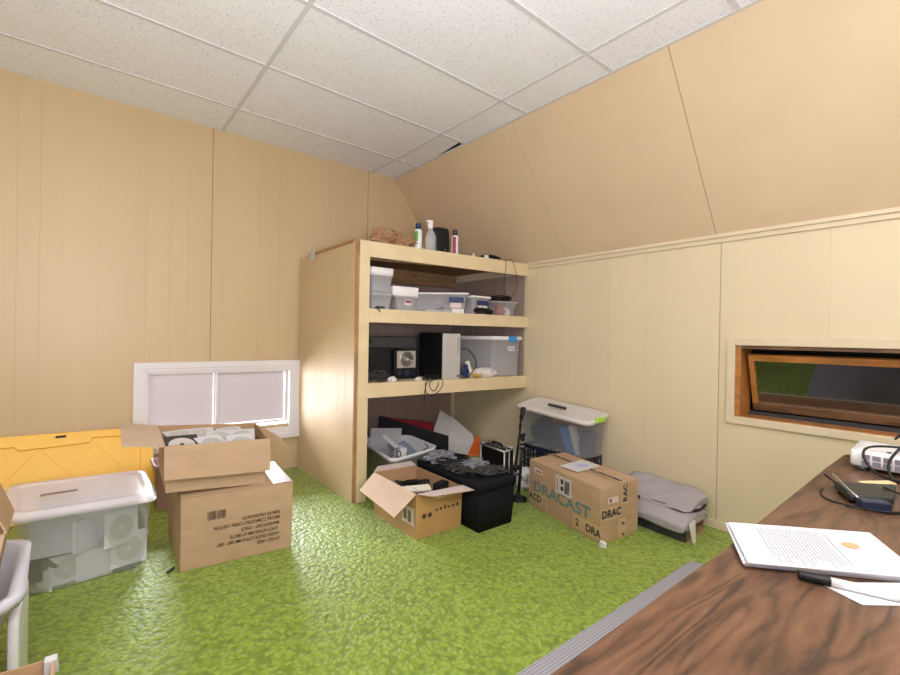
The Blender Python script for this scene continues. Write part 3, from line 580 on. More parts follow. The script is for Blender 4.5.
tag(obj('cable_cluster', coil((2.365, 2.755, Z2), .035, 4, 22, .008, .10, .4), 'bluedark', loc=(2.365, 2.755, Z2)), 'dark blue cable bundle against the computer tower front', 'cable')
mb = MB().tube([(2.34, 2.84, Z2+.22), (2.39, 2.78, Z2+.235), (2.45, 2.765, Z2+.19), (2.485, 2.76, Z2+.13), (2.47, 2.755, Z2+.08), (2.44, 2.75, Z2+.055), (2.41, 2.75, Z2+.02)], .004, 6)
tag(obj('arched_cable', mb, 'black'), 'black cable arching up between computer tower and frosted tote', 'cable')
tag(obj('cable_cluster', coil((1.62, 2.87, Z2), .12, 7, 31, .003, .08, .5), 'darkgrey', loc=(1.62, 2.87, Z2)), 'dark cable tangle at the left end of the middle shelf', 'cable')
tag(obj('crumpled_foil', crumple((1.735, 2.83, Z2), (.035, .03, .022), .3, 11), 'bagwhite'), 'crumpled pale wrapper on the middle shelf near the power box', 'wrapper')
mb = coil((2.08, 2.80, Z2), .11, 5, 33, .003, .035, .35, extra=[(2.02, 2.78, Z2+.01), (1.985, 2.76, Z2+.0), (1.98, 2.755, Z2-.06), (2.0, 2.755, Z2-.10), (2.06, 2.755, Z2-.11), (2.13, 2.755, Z2-.06), (2.14, 2.757, Z2-.005), (2.10, 2.77, Z2+.012), (2.03, 2.758, Z2-.01), (2.02, 2.755, Z2-.05), (2.06, 2.755, Z2-.08), (2.1, 2.756, Z2-.03), (2.09, 2.77, Z2+.012), (2.0, 2.757, Z2-.01), (1.97, 2.752, Z2-.09), (1.97, 2.752, Z2-.15)])
tag(obj('cable_cluster', mb, 'black', loc=(2.08, 2.80, Z2)), 'black cable tangle before the computer tower with loops hanging down', 'cable')
tag(obj('crumpled_foil', crumple((1.955, 2.815, Z2), (.03, .02, .014), .3, 14), 'bagwhite'), 'crumpled silver wrapper below the round fan grille', 'wrapper')

# ================================================================== UNDER THE SHELF
t = thing('storage_tote', (1.95, 3.0, 0), 'open frosted grey tote full of papers under the shelf unit', 'storage tote')
B = [V((1.715, 2.78, 0)), V((2.13, 2.87, 0)), V((2.18, 3.28, 0)), V((1.81, 3.42, 0))]; T = [V((1.70, 2.75, .27)), V((2.157, 2.835, .28)), V((2.21, 3.31, .28)), V((1.80, 3.45, .28))]
obj('tote_body', tub_body(B, T, .07, .004, .012, .03), mat('tote_grey', (.74, .74, .76), .35), t)
def leaf(name, c, w_, h_, rx, ry, rz, m, label, cat, group=None, th=.0015, bend=.0):
    R = Matrix.Rotation(math.radians(rz), 3, 'Z') @ Matrix.Rotation(math.radians(rx), 3, 'X') @ Matrix.Rotation(math.radians(ry), 3, 'Y'); mb = MB(); N = 6
    rs = []
    for i in range(N+1):
        x = -w_/2+w_*i/N; zz = bend*(1-(2*i/N-1)**2)
        rs.append([V(c)+R @ V(p) for p in ((x, -h_/2, zz), (x, h_/2, zz), (x, h_/2, zz+th), (x, -h_/2, zz+th))])
    mb.rings(rs, smooth=False); o = obj(name, mb, m); return tag(o, label, cat, group)
leaf('paper_sheet', (1.87, 3.04, .31), .20, .15, 35, 20, 30, 'paper', 'white folded paper sheet sticking up in the open grey tote', 'paper', bend=.02)
tag(obj('white_box', MB().hexa([(1.85, 2.93, .12), (1.93, 2.95, .12), (1.94, 3.05, .12), (1.86, 3.03, .12)], [(1.89, 2.95, .28), (1.97, 2.97, .27), (1.98, 3.07, .27), (1.90, 3.05, .28)]), 'whiteplastic', bevel=.004), 'small white box leaning inside the open grey tote', 'box')
tag(obj('clear_panel', MB().slab([(1.86, 3.38, .18), (2.1, 3.28, .18), (2.1, 3.26, .36), (1.86, 3.36, .37)], .006), 'tubfrost'), 'upright frosted plastic panel at the back of the open grey tote', 'panel')
tag(obj('papers_blue', MB().slab([(1.95, 2.97, .15), (2.11, 2.93, .15), (2.16, 3.3, .22), (1.99, 3.3, .22)], .02), mat('pale_blue_plastic', (.30, .38, .48), .35)), 'pale blue folder lying inside the open grey tote', 'folder')
tag(obj('cable_loop', MB().tube([(1.80, 2.90, .26), (1.82, 2.88, .235), (1.845, 2.87, .25), (1.84, 2.87, .28), (1.815, 2.88, .275), (1.83, 2.87, .225), (1.86, 2.86, .20)], .004, 6), 'black'), 'short black cable loop inside the front of the open grey tote', 'cable')
tag(obj('tote_cable', MB().tube([(2.0, 2.86, .25), (2.08, 2.87, .27), (2.13, 2.92, .268), (2.16, 3.0, .27)], .004, 6), 'black'), 'dark cable along the right rim of the open grey tote', 'cable')
tag(obj('black_board', MB().slab([(2.06, 3.62, .0), (2.565, 3.20, .0), (2.565, 3.20, .249), (2.085, 3.60, .419)], .02), 'black', bevel=.003), 'thin black panel leaning behind the open grey tote', 'panel')
tag(obj('red_box', MB().hexa([(2.12, 3.66, 0), (2.66, 3.50, 0), (2.67, 3.55, 0), (2.13, 3.71, 0)], [(2.12, 3.66, .395), (2.62, 3.51, .31), (2.63, 3.56, .31), (2.13, 3.71, .395)]), 'red', bevel=.004), 'dark red slab standing behind the black panel', 'slab')
t = thing('mailing_bag', (2.78, 3.4, 0), 'white padded bag with an orange corner standing behind the black panel', 'bag')
mb = MB(); rs = []
P = [[(2.57, 3.47, 0), (2.99, 3.27, 0)], [(2.575, 3.47, .15), (2.985, 3.295, .08)], [(2.60, 3.467, .262), (2.975, 3.34, .187)], [(2.65, 3.456, .407), (2.80, 3.40, .345)], [(2.66, 3.456, .433), (2.68, 3.445, .423)]]
for (a, b_) in P:
    a = V(a); b_ = V(b_); n = V((.35, .9, 0)); rs.append([a, a.lerp(b_, .5)-n*.012, b_, b_+n*.006, a.lerp(b_, .5)+n*.02, a+n*.008])
mb.rings(rs, smooth=False); obj('bag_body', mb, 'bagwhite', t)
obj('orange_corner', MB().slab([(2.87, 3.29, .0), (2.99, 3.245, .0), (2.985, 3.25, .187), (2.955, 3.265, .187)], .006), 'orange', t, label='orange corner')

# ================================================================== CARDBOARD HELPERS
def carton_walls(B, T, th=.004, bottom=True):
    """open carton: four board walls and a base"""
    mb = MB(); c = sum(([V(q) for q in B]), V())/4
    ins = lambda q, e=th: V(q)+((c-V(q)).normalized()*e*1.4)*1
    Bi = [V(q)+(V((c.x, c.y, q[2]))-V(q)).normalized()*th*1.4 for q in B]; ct = sum(([V(q) for q in T]), V())/4
    Ti = [V(q)+(V((ct.x, ct.y, q[2]))-V(q)).normalized()*th*1.4 for q in T]
    for i in range(4):
        j = (i+1) % 4; B_ = [V(B[i]), V(B[j]), Bi[j], Bi[i]]; T_ = [V(T[i]), V(T[j]), Ti[j], Ti[i]]
        vs = B_+T_; mb.add(vs, [(3, 2, 1, 0), (4, 5, 6, 7), (0, 1, 5, 4)], 0); mb.add(vs, [(2, 3, 7, 6)], 1)
    if bottom: mb.add([V(q)+V((0, 0, .002)) for q in Bi], [(0, 1, 2, 3)], 1)
    return mb
def flap(parent, p, mats=('card', 'cardlite'), th=.004, name='flap', label=None):
    p = [V(q) for q in p]; n_ = (p[1]-p[0]).cross(p[3]-p[0]).normalized(); p[2] = p[2]-n_*(p[2]-p[0]).dot(n_)
    mb = MB(); mb.slab(p, th, 0); o = len(mb.f)-len(p)-2; mb.mi[o+1] = 1
    return obj(name, mb, list(mats), parent, label=label)

# ---- lower closed carton (left pair)
LB = [V((.363, 2.474, 0)), V((.874, 2.427, 0)), V((.915, 2.87, 0)), V((.372, 2.915, 0))]; LT = [V((.362, 2.474, .352)), V((.880, 2.424, .350)), V((.92, 2.875, .350)), V((.352, 2.917, .352))]
t = thing('cardboard_carton', (.62, 2.66, 0), 'closed brown cardboard carton with upside-down printing, under the open carton of discs', 'carton')
obj('carton_body', MB().hexa(LB, LT), 'card', t, bevel=.003)
flap(t, [(.362, 2.470, .354), (.78, 2.432, .352), (.78, 2.60, .356), (.362, 2.63, .385)], ('card', 'card'), name='top_flap')
mb = MB(); mb.slab([(.775, 2.445, .352), (.878, 2.436, .352), (.915, 2.86, .352), (.80, 2.87, .352)], .002); obj('tape_and_lit_strip', mb, mat('window_lit_pale', (.74, .70, .72), .15), t, label='pale strip painted as window light on top')  # pale strip stands for window light falling on the carton top
LO = V((.363, 2.474, 0)); LX = V((.511, -.047, 0)).normalized(); LZ = V((0, 0, 1))
for s, x, z, w_ in (('REMOVE UNDERNEATH', .452, .206, .19), ('BEFORE COMPLETELY OPEN CARTON', .452, .180, .345), ('MANDATORY - DISCS', .449, .150, .21), ('& PCTY ACTION RMR LS * BBRTYS', .440, .122, .28), ('1-6-DISC/1-PLASTIC 6/779-22-9MM GREY   GREY', .450, .094, .395), ('C-N 9522 11-00322', .452, .066, .15)):
    text(s, .0235, LO+LX*x+LZ*(z+.008), -LX, -LZ, 'ink', t, sx=w_/(len(s)*.0160), bold=.0004, off=.0045)
bars_ = bars(MB(), LO, LX, LZ, .112, .192, .226, .268); obj('barcode', bars_, 'ink', t)
# ---- upper open carton of discs
UB = [V((.300, 2.475, .392)), V((.742, 2.458, .360)), V((.79, 2.86, .358)), V((.318, 2.88, .394))]; UT = [V((.292, 2.465, .612)), V((.758, 2.455, .592)), V((.808, 2.88, .600)), V((.312, 2.92, .632))]
t = thing('cardboard_carton', (.55, 2.66, .36), 'open brown cardboard carton full of paper-sleeved discs, on top of the closed carton', 'carton')
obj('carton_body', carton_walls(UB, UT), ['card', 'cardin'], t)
flap(t, [(.290, 2.460, .613), (.764, 2.449, .593), (.760, 2.425, .430), (.288, 2.435, .462)], ('card', 'cardlite'), label='front flap folded down')
flap(t, [(.312, 2.92, .632), (.292, 2.465, .612), (.135, 2.56, .615), (.155, 3.08, .640)], ('cardlite', 'cardlite'), label='left flap standing out level')
flap(t, [(.758, 2.455, .592), (.808, 2.88, .600), (.975, 2.95, .50), (.905, 2.50, .49)], ('card2', 'cardlite'), label='right flap sloping down')
def sleeve(parent_label, c, R, cat='disc sleeve', group=None, dark=False, size=.125):
    """square paper sleeve with a disc showing in its round window"""
    o = thing('disc_sleeve', c, parent_label, cat, group); c = V(c); s = size/2
    mb = MB(); mb.hexa([c+R @ V(p) for p in ((-s, -s, -.0015), (s, -s, -.0015), (s, s, -.0015), (-s, s, -.0015))], [c+R @ V(p) for p in ((-s, -s, .0015), (s, -s, .0015), (s, s, .0015), (-s, s, .0015))])
    obj('sleeve', mb, 'darkgrey' if dark else 'paper', o)
    mb = MB(); k = 24
    for sg in (1, -1):
        z = .002*sg; a = [c+R @ V((s*.72*math.cos(2*math.pi*i/k), s*.72*math.sin(2*math.pi*i/k), z)) for i in range(k)]; b2 = [c+R @ V((s*.13*math.cos(2*math.pi*i/k), s*.13*math.sin(2*math.pi*i/k), z)) for i in range(k)]
        mb.add(a+b2, [(i, (i+1) % k, k+(i+1) % k, k+i) for i in range(k)])
    obj('disc', mb, 'discgrey' if not dark else 'discpale', o)
    return o
M['discgrey'] = mat('disc_face', (.50, .50, .47), .35, metal=.1); M['discpale'] = mat('disc_pale', (.58, .55, .50), .35)
rot = lambda x, y, z: (Matrix.Rotation(math.radians(z), 3, 'Z') @ Matrix.Rotation(math.radians(x), 3, 'X') @ Matrix.Rotation(math.radians(y), 3, 'Y'))
obj('packing_layer', MB().hexa([uv(lerpQ(UB, UT, .05), u, v) for u, v in ((.02, .02), (.98, .02), (.98, .98), (.02, .98))], [uv(lerpQ(UB, UT, .66), u, v) for u, v in ((.02, .02), (.98, .02), (.98, .98), (.02, .98))]), 'paper2', t, kind='stuff')
sleeve('black square case with a pale disc in the open carton', (.385, 2.62, .578), rot(22, 2, 4), dark=True, size=.165)
for i, (x, y, z, rz, ti) in enumerate(((.520, 2.60, .575, 20, 22), (.575, 2.70, .582, -8, 18), (.66, 2.60, .560, 5, 26), (.69, 2.71, .575, -14, 16), (.66, 2.82, .580, 10, 10), (.50, 2.80, .592, -5, 12), (.40, 2.80, .597, 12, 8))):
    sleeve(['pale paper disc sleeve tilted right beside the black disc case', 'upright middle paper sleeve behind the first pale one in the open carton', 'front right paper disc sleeve in the open carton of discs', 'second paper sleeve from the right wall of the open carton', 'paper sleeve lying at the back right corner of the open carton', 'paper sleeve lying at the middle of the open carton back wall', 'paper sleeve behind the black disc case in the open carton'][i], (x, y, z), rot(ti, 0, rz), size=.13)

# ---- clear tub of sleeves
t = thing('storage_tub', (.02, 2.85, 0), 'clear lidded plastic tub of paper disc sleeves on the green carpet at left', 'storage tub')
B = [V((-.188, 2.62, .0)), V((.235, 2.655, .0)), V((.225, 3.02, .0)), V((-.215, 3.03, .0))]; T = [V((-.232, 2.605, .352)), V((.266, 2.60, .345)), V((.255, 3.045, .350)), V((-.28, 3.09, .355))]
obj('tub_body', tub_body(B, T, .05, .003, .008, .02), 'tubclear', t)
ld = obj('lid', lid_body(T, .055, .016, .03, .008), 'lidclear', t)
mb = MB(); patch((-.155, 2.80, .368), (1, 0, 0), (0, 1, 0), 0, .135, -.012, .016, mb=mb, off=.012, th=.003); obj('handle_slot', mb, mat('slot_brown', (.22, .16, .15), .5), t, bevel=.001, label='brownish handle slot in the lid')
rnd = random.Random(8)
def tub_sleeve(lab, x, y, z, tilt, roll, yaw, size=.135, plain=False, mm='paper'):
    R_ = rot(tilt, roll, yaw)
    if not plain: return sleeve(lab, (x, y, z), R_, size=size)
    c = V((x, y, z)); h = size/2; mb = MB(); mb.hexa([c+R_ @ V(p) for p in ((-h, -h, -.0015), (h, -h, -.0015), (h, h, -.0015), (-h, h, -.0015))], [c+R_ @ V(p) for p in ((-h, -h, .0015), (h, -h, .0015), (h, h, .0015), (-h, h, .0015))])
    return tag(obj('disc_sleeve', mb, mm), lab, 'disc sleeve')
tub_sleeve('large paper disc sleeve at the upper right of the clear tub front', .145, 2.668, 0.207, 82, 28, 2, .155)
tub_sleeve('paper disc sleeve at the lower right of the clear tub front', .175, 2.672, 0.097, 80, 12, 2, .15)
tub_sleeve('plain white sleeve at the bottom middle of the clear tub front', .045, 2.668, 0.062, 84, 4, 3, .135, True)
tub_sleeve('upright white sleeve showing half a disc, bottom left in the clear tub', -.055, 2.675, 0.067, 84, 2, 3, .125)
tub_sleeve('wide pale sleeve across the upper left of the clear tub front', -.10, 2.675, 0.227, 78, -14, 3, .17, True, 'greyprint')
tub_sleeve('plain sleeve tilted in the middle of the clear tub front', .02, 2.685, 0.197, 80, 34, 3, .14, True)
tub_sleeve('dark sleeve edge showing at the left of the clear tub', -.075, 2.700, 0.147, 70, 18, 3, .14, True, 'darkgrey')
tub_sleeve('grey sleeve behind the tilted one in the middle of the clear tub', .07, 2.71, 0.147, 80, -20, 3, .14, True, 'greyprint')
tub_sleeve('small dark case at the lower left corner of the clear tub', -.135, 2.690, 0.082, 80, 8, 3, .10, True, 'darkgrey')
tub_sleeve('white sleeve leaning at the far left bottom of the clear tub', -.130, 2.675, 0.042, 80, -62, 3, .10, True)
tub_sleeve('disc sleeve against the right end wall of the clear tub, near the front', .222, 2.75, .20, 86, 20, 94, .13)
tub_sleeve('disc sleeve against the right end wall of the clear tub, towards the back', .222, 2.88, .17, 86, -10, 94, .13)
obj('disc_stack', MB().hexa(ring4 := [V((-.16, 2.71, .01)), V((.20, 2.71, .01)), V((.18, 2.99, .01)), V((-.17, 2.99, .01))], [q+V((0, 0, .29)) for q in ring4]), 'paper', t, kind='stuff')
tag(obj('pen', MB().tube([(.315, 2.50, .007), (.345, 2.53, .007)], .006, 8), 'darkgrey'), 'tiny dark scrap on the carpet between tub and closed carton', 'scrap')

# ---- yellow lid leaning on the back wall
t = thing('plastic_cover', (-.3, 3.75, 0), 'big yellow plastic tote lid leaning against the back wall under the window', 'lid')
YX = V((1, 0, 0)); YZ = V((0, .372, .93)).normalized(); YO = V((-1.0, 3.62, .0)); YN = V((0, -.93, .372)).normalized()
def yp(x, z, n=0): return YO+YX*(x+1.0)+YZ*z+YN*n
mb = MB(); mb.slab([yp(-1.0, 0), yp(.376, 0), yp(.376, .455), yp(.30, .51), yp(-1.0, .535)], .012)
obj('lid_plate', mb, 'yellow', t, bevel=.004)
mb = MB()
for a, b_, c, d in ((-1.0, .376, 0, .05), (.300, .376, .05, .455)): mb.hexa([yp(a, c), yp(b_, c), yp(b_, d), yp(a, d)], [yp(a, c, .026), yp(b_, c, .026), yp(b_, d, .026), yp(a, d, .026)])
for pl in ([(-1.0, .46), (-.33, .455), (-.305, .430), (.03, .437), (.045, .468), (.376, .45), (.376, .455), (.30, .51), (-1.0, .535)],):
    mb.add([yp(x, z) for x, z in pl]+[yp(x, z, .026) for x, z in pl], [list(range(9))[::-1], list(range(9, 18))]+[(i, (i+1) % 9, 9+(i+1) % 9, 9+i) for i in range(9)])
obj('lid_rim', mb, 'yellow', t, bevel=.004)
mb = MB()
def rib(x0, z0, x1, z1, w_=.004):
    a = V((x0, z0, 0)); b_ = V((x1, z1, 0)); d = (b_-a).normalized(); p_ = V((-d.y, d.x, 0))*w_
    q = [a-p_, b_-p_, b_+p_, a+p_]; mb.hexa([yp(k.x, k.y, .011) for k in q], [yp(k.x, k.y, .017) for k in q])
for k in range(-3, 4):
    x = -.35+k*.27; rib(x-.12, .42, x+.12, .13); rib(x+.12, .42, x-.12, .13)
obj('ribs', mb, 'yellow', t); mb = MB(); mb.hexa([yp(-.140, .485, .024), yp(-.088, .485, .024), yp(-.088, .500, .024), yp(-.140, .500, .024)], [yp(-.140, .485, .0275), yp(-.088, .485, .0275), yp(-.088, .500, .0275), yp(-.140, .500, .0275)]); obj('lock_hole', mb, 'black', t)
# ---- slim mauve bin behind the stacked cartons
t = thing('plastic_bin', (.48, 3.5, 0), 'slim glossy mauve plastic bin standing behind the stacked cartons', 'bin')
obj('bin_body', tub_body(rect(.365, .60, 3.40, 3.56, 0), rect(.35, .62, 3.38, 3.58, .30), .02), 'mauveplastic', t)

# ================================================================== LEFT FOREGROUND
t = thing('storage_tote', (-.45, 1.95, 0), 'open pale grey tote at the left edge holding a cardboard box', 'storage tote')
obj('tote_body', tub_body([V((-.68, 1.73, 0)), V((-.245, 1.76, 0)), V((-.245, 2.14, 0)), V((-.68, 2.14, 0))], [V((-.76, 1.60, .40)), V((-.148, 1.70, .40)), V((-.168, 2.21, .40)), V((-.76, 2.24, .40))], .10, .005, .028, .03), 'greyplastic', t)
t = thing('cardboard_carton', (-.42, 1.95, .01), 'tan open cardboard box standing inside the pale grey tote', 'carton')
CB = [V((-.66, 1.80, .011)), V((-.265, 1.82, .011)), V((-.268, 2.10, .011)), V((-.66, 2.10, .011))]; CTp = [V((-.66, 1.80, .535)), V((-.180, 1.88, .535)), V((-.182, 2.10, .535)), V((-.66, 2.10, .535))]
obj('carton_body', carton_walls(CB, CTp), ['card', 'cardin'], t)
flap(t, [(-.180, 1.88, .535), (-.182, 2.10, .535), (-.250, 2.12, .70), (-.245, 1.90, .70)], ('card', 'card2'), label='upright right flap')
tag(obj('plastic_cover', MB().rings([ring([V((x, 1.80, .0)), V((x, 2.10, .0)), V((x, 2.10, .31)), V((x, 1.80, .31))], e, .03) for x, e in ((-.166, -.004), (-.163, 0), (-.145, 0), (-.141, -.005))]), 'whiteplastic'), 'white plastic lid standing on edge beside the pale grey tote', 'lid')
t = thing('cardboard_carton', (-.4, 1.35, 0), 'brown cardboard box cut off by the bottom left corner of the photo', 'carton')
obj('carton_body', carton_walls([V((-.70, 1.20, 0)), V((-.07, 1.20, 0)), V((-.07, 1.50, 0)), V((-.70, 1.52, 0))], [V((-.70, 1.18, .30)), V((-.045, 1.20, .30)), V((-.052, 1.545, .30)), V((-.70, 1.60, .30))], .006), ['card2', 'cardin'], t)
obj('white_tape', MB().hexa([(-.072, 1.525, .27), (-.043, 1.525, .27), (-.043, 1.55, .27), (-.072, 1.55, .27)], [(-.072, 1.525, .306), (-.047, 1.525, .306), (-.047, 1.551, .306), (-.072, 1.551, .306)]), 'paper', t, bevel=.002, label='white tape at the corner')

# ================================================================== MIDDLE GROUP
# open carton with cables
OB = [V((1.456, 2.102, 0)), V((1.782, 2.093, 0)), V((1.782, 2.57, 0)), V((1.462, 2.579, 0))]; OT = [V((1.459, 2.099, .253)), V((1.786, 2.088, .243)), V((1.786, 2.575, .250)), V((1.458, 2.581, .262))]
t = thing('cardboard_carton', (1.62, 2.33, 0), 'open cardboard carton of black cables standing before the shelf unit', 'carton')
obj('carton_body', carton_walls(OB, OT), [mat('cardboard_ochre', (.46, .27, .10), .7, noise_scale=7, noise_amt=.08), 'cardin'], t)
flap(t, [(1.459, 2.099, .254), (1.458, 2.575, .262), (1.325, 2.50, .175), (1.29, 2.06, .175)], ('card', 'cardlite'), label='pale left flap folded out and down')
flap(t, [(1.459, 2.099, .254), (1.52, 2.025, .250), (1.795, 1.985, .298), (1.786, 2.088, .246)], ('card', 'cardpink'), label='front flap folded out, coloured as lit pinkish white')  # light on the cardboard flap is put into its pinkish white colour
flap(t, [(1.458, 2.581, .262), (1.786, 2.575, .252), (1.80, 2.66, .275), (1.53, 2.66, .268)], ('card', 'cardpink'), label='white back flap folded out')
EO = V((1.456, 2.0985, 0)); EX = V((.326, -.009, 0)).normalized()
mb = MB(); patch(EO, EX, LZ, .139, .211, .205, .243, mb=mb); obj('paper_label', mb, 'cardpink', t); mb = MB(); patch(EO, EX, LZ, .18, .195, .21, .235, mb=mb, off=.002); obj('label_print', mb, 'ink', t)
for x in (.055, .095):
    mb = MB(); c = EO+EX*x+LZ*.122; k = 20; n = EX.cross(LZ)*.0025
    mb.add([c+n+EX*.014*math.cos(2*math.pi*i/k)+LZ*.014*math.sin(2*math.pi*i/k) for i in range(k)], [list(range(k))]); obj('printed_dot', mb, 'ink', t)
mb = MB()
for i in range(6): patch(EO, EX, LZ, .135+i*.03, .150+i*.03, .135+.0*i, .146+.004*(i % 3), mb=mb, off=.0015)
obj('printed_symbols', mb, 'ink', t)
WO = V((1.456, 2.579, 0)); WX = V((0, -1, 0))
mb = MB(); patch(WO, WX, LZ, .345, .465, .07, .17, mb=mb, off=.002); obj('shipping_label', mb, 'cardpink', t); mb = bars(MB(), WO, WX, LZ, .36, .39, .09, .145, off=.003); bars(mb, WO, WX, LZ, .41, .435, .085, .15, off=.003, seed=3); obj('barcode', mb, 'ink', t)
tag(obj('cable_cluster', coil((1.62, 2.36, .14), .12, 8, 41, .006, .085, 1.1), 'black', loc=(1.62, 2.36, .14)), 'heap of black cables inside the open carton before the shelf', 'cable')
tag(obj('packing_pad', MB().hexa([(1.475, 2.12, .01), (1.77, 2.12, .01), (1.77, 2.55, .01), (1.475, 2.55, .01)], [(1.475, 2.12, .13), (1.77, 2.12, .13), (1.77, 2.55, .14), (1.475, 2.55, .14)]), 'cardin'), 'brown cardboard filler under the cables in the open carton', 'filler')
leaf('booklet', (1.565, 2.27, .215), .19, .06, 12, 0, -20, 'paper2', 'cream booklet lying on the black cables in the open carton', 'booklet', th=.012)
tag(obj('power_adapter', MB().box(-.05, .05, -.025, .025, 0, .06, mtx=Matrix.Translation((1.725, 2.22, .185)) @ Matrix.Rotation(.3, 4, 'Z')), 'black', bevel=.004), 'black power adapter at the right corner of the open carton', 'power adapter')
# black fabric cube
t = thing('fabric_bin', (1.95, 2.3, 0), 'black fabric storage cube with lid beside the open carton of cables', 'storage cube')
FB = [V((1.800, 1.955, 0)), V((2.080, 1.955, 0)), V((2.12, 2.60, 0)), V((1.815, 2.60, 0))]; FT = [V((1.802, 1.951, .262)), V((2.110, 1.960, .268)), V((2.15, 2.62, .268)), V((1.83, 2.62, .262))]
obj('bin_body', MB().rings([ring(FB, 0, .009), ring(lerpQ(FB, FT, .5), .004, .009), ring(FT, 0, .009)]), 'blackcloth', t)
obj('lid', MB().rings([ring(FT, .007, .009, dz=-.035), ring(FT, .009, .009, dz=.008), ring(FT, .006, .009, dz=.013), ring(FT, -.01, .009, dz=.014)]), 'blackcloth', t)
# things in shiny bags on the cube
tag(obj('plastic_pouch', crumple((1.93, 2.50, .283), (.11, .085, .045), .35, 17, 30, 16), 'foilbag'), 'clear plastic pouch of grey cable at the far end of the black cube', 'pouch')
tag(obj('plastic_pouch', crumple((1.99, 2.27, .283), (.14, .10, .028), .5, 19, 30, 14), 'foilbag'), 'flat clear plastic pouch in the middle of the black cube lid', 'pouch')
tag(obj('black_sleeve', crumple((2.02, 2.10, .283), (.12, .085, .020), .4, 23, 30, 12), 'film'), 'crumpled glossy black bag at the near end of the black cube lid', 'bag')
tag(obj('black_sleeve', crumple((1.885, 2.25, .283), (.07, .16, .024), .4, 25, 30, 12), 'film'), 'long glossy black bag along the left edge of the black cube', 'bag')
mb = coil((1.95, 2.42, .30), .13, 4, 51, .004, .03, 1.2); tag(obj('cable_cluster', mb, 'black', loc=(1.95, 2.42, .30)), 'black cables lying over the pouches on the black cube', 'cable')
tag(obj('loose_cable', MB().tube([(2.10, 2.06, .292), (2.17, 2.02, .285), (2.19, 1.99, .25), (2.165, 1.955, .262), (2.12, 1.99, .292)], .004, 6), 'black'), 'black cable loop sticking out at the right corner of the black cube', 'cable')
# aluminium case
t = thing('equipment_case', (2.52, 2.5, 0), 'black flight case with silver metal edges standing between cube and wall', 'case')
KB = [V((2.467, 2.665, 0)), V((2.433, 2.372, 0)), V((2.564, 2.40, 0)), V((2.598, 2.68, 0))]; KT = [q+V((0, 0, .295)) for q in KB]
obj('case_shell', MB().hexa(KB, KT), 'black', t, bevel=.004)
mb = MB()
for Q in (KB, KT):
    for i in range(4): mb.tube([Q[i], Q[(i+1) % 4]], .0085, 4, sub=1)
for i in range(4): mb.tube([KB[i], KT[i]], .0085, 4, sub=1)
m1 = [(KB[1]+KB[2])/2, (KT[1]+KT[2])/2, (KT[0]+KT[3])/2]; mb.tube([m1[0], m1[1]], .006, 4, sub=1); mb.tube([m1[1], m1[2]], .005, 4, sub=1)
obj('metal_edging', mb, 'silver', t); hc = (KT[0]+KT[1]+KT[2]+KT[3])/4; hd = (KT[0]-KT[1]).normalized()
obj('handle', MB().tube([hc-hd*.055, hc-hd*.05+LZ*.028, hc+hd*.05+LZ*.028, hc+hd*.055], .006, 8, sub=2), 'black', t)
for s in (-.095, .095): obj('latch', MB().box(-.014, .014, -.018, .018, 0, .010, mtx=Matrix.Translation(hc+hd*s+V((0, 0, .004)))), 'chrome', t)
# microphone stand
t = thing('microphone_stand', (2.405, 2.195, 0), 'short black microphone stand with boom beside the branded long box', 'microphone stand')
mb = MB(); mb.lathe((2.40, 2.195, 0), [(.062, 0), (.062, .012), (.05, .022), (.016, .032), (.013, .06)]); obj('base', mb, 'black', t)
obj('pole', MB().cyl((2.40, 2.195, .03), (2.418, 2.18, .42), .0105), 'black', t)
mb = MB(); mb.cyl((2.413, 2.184, .36), (2.417, 2.181, .40), .014); mb.cyl((2.400, 2.17, .445), (2.436, 2.19, .445), .024); obj('clutch', mb, 'black', t)
for z in (.375, .405): obj('ring', MB().cyl((2.416, 2.182, z), (2.416, 2.182, z+.006), .0155), 'silver', t, label='silver ring')
obj('screw', MB().cyl((2.420, 2.156, .448), (2.421, 2.150, .448), .007), 'chrome', t)
obj('boom', MB().cyl((2.365, 2.20, .20), (2.412, 2.195, .53), .0085).cyl((2.402, 2.2, .50), (2.43, 2.20, .60), .007), 'black', t)
obj('boom_grip', MB().tube([(2.418, 2.2, .565), (2.430, 2.2, .60), (2.443, 2.2, .645), (2.444, 2.2, .65)], [.012, .016, .018, .012], 12, sub=1), 'black', t)
obj('knob', MB().cyl((2.352, 2.205, .232), (2.398, 2.18, .232), .018).cyl((2.37, 2.20, .2), (2.37, 2.20, .26), .012), 'black', t)
tag(obj('plastic_bag', crumple((2.655, 2.36, 0), (.075, .12, .085), .4, 29, 30, 16), 'bagwhite'), 'white plastic bag on the carpet behind the microphone stand', 'plastic bag')
# crate and tote against the right wall
t = thing('milk_crate', (2.88, 2.2, 0), 'dark blue lattice crate under the clear tote by the right wall', 'crate')
mb = MB()
cx0, cx1, cyy0, cyy1, ch = 2.775, 3.005, 1.93, 2.52, .288
for k in range(15):
    y = cyy0+(cyy1-cyy0)*k/14
    for x in (cx0, cx1-.006): mb.box(x, x+.006, y-.004, y+.004, 0, ch)
for k in range(7):
    x = cx0+(cx1-cx0)*k/6
    for y in (cyy0, cyy1-.006): mb.box(x-.004, x+.004, y, y+.006, 0, ch)
for z in (0, .05, .09, .13, .17, .21, ch-.026):
    h = .026 if z in (0, ch-.026) else .008
    mb.box(cx0, cx0+.006, cyy0, cyy1, z, z+h); mb.box(cx1-.006, cx1, cyy0, cyy1, z, z+h); mb.box(cx0, cx1, cyy0, cyy0+.006, z, z+h); mb.box(cx0, cx1, cyy1-.006, cyy1, z, z+h)
mb.box(cx0, cx1, cyy0, cyy1, 0, .004); obj('crate_body', mb, 'navy', t)
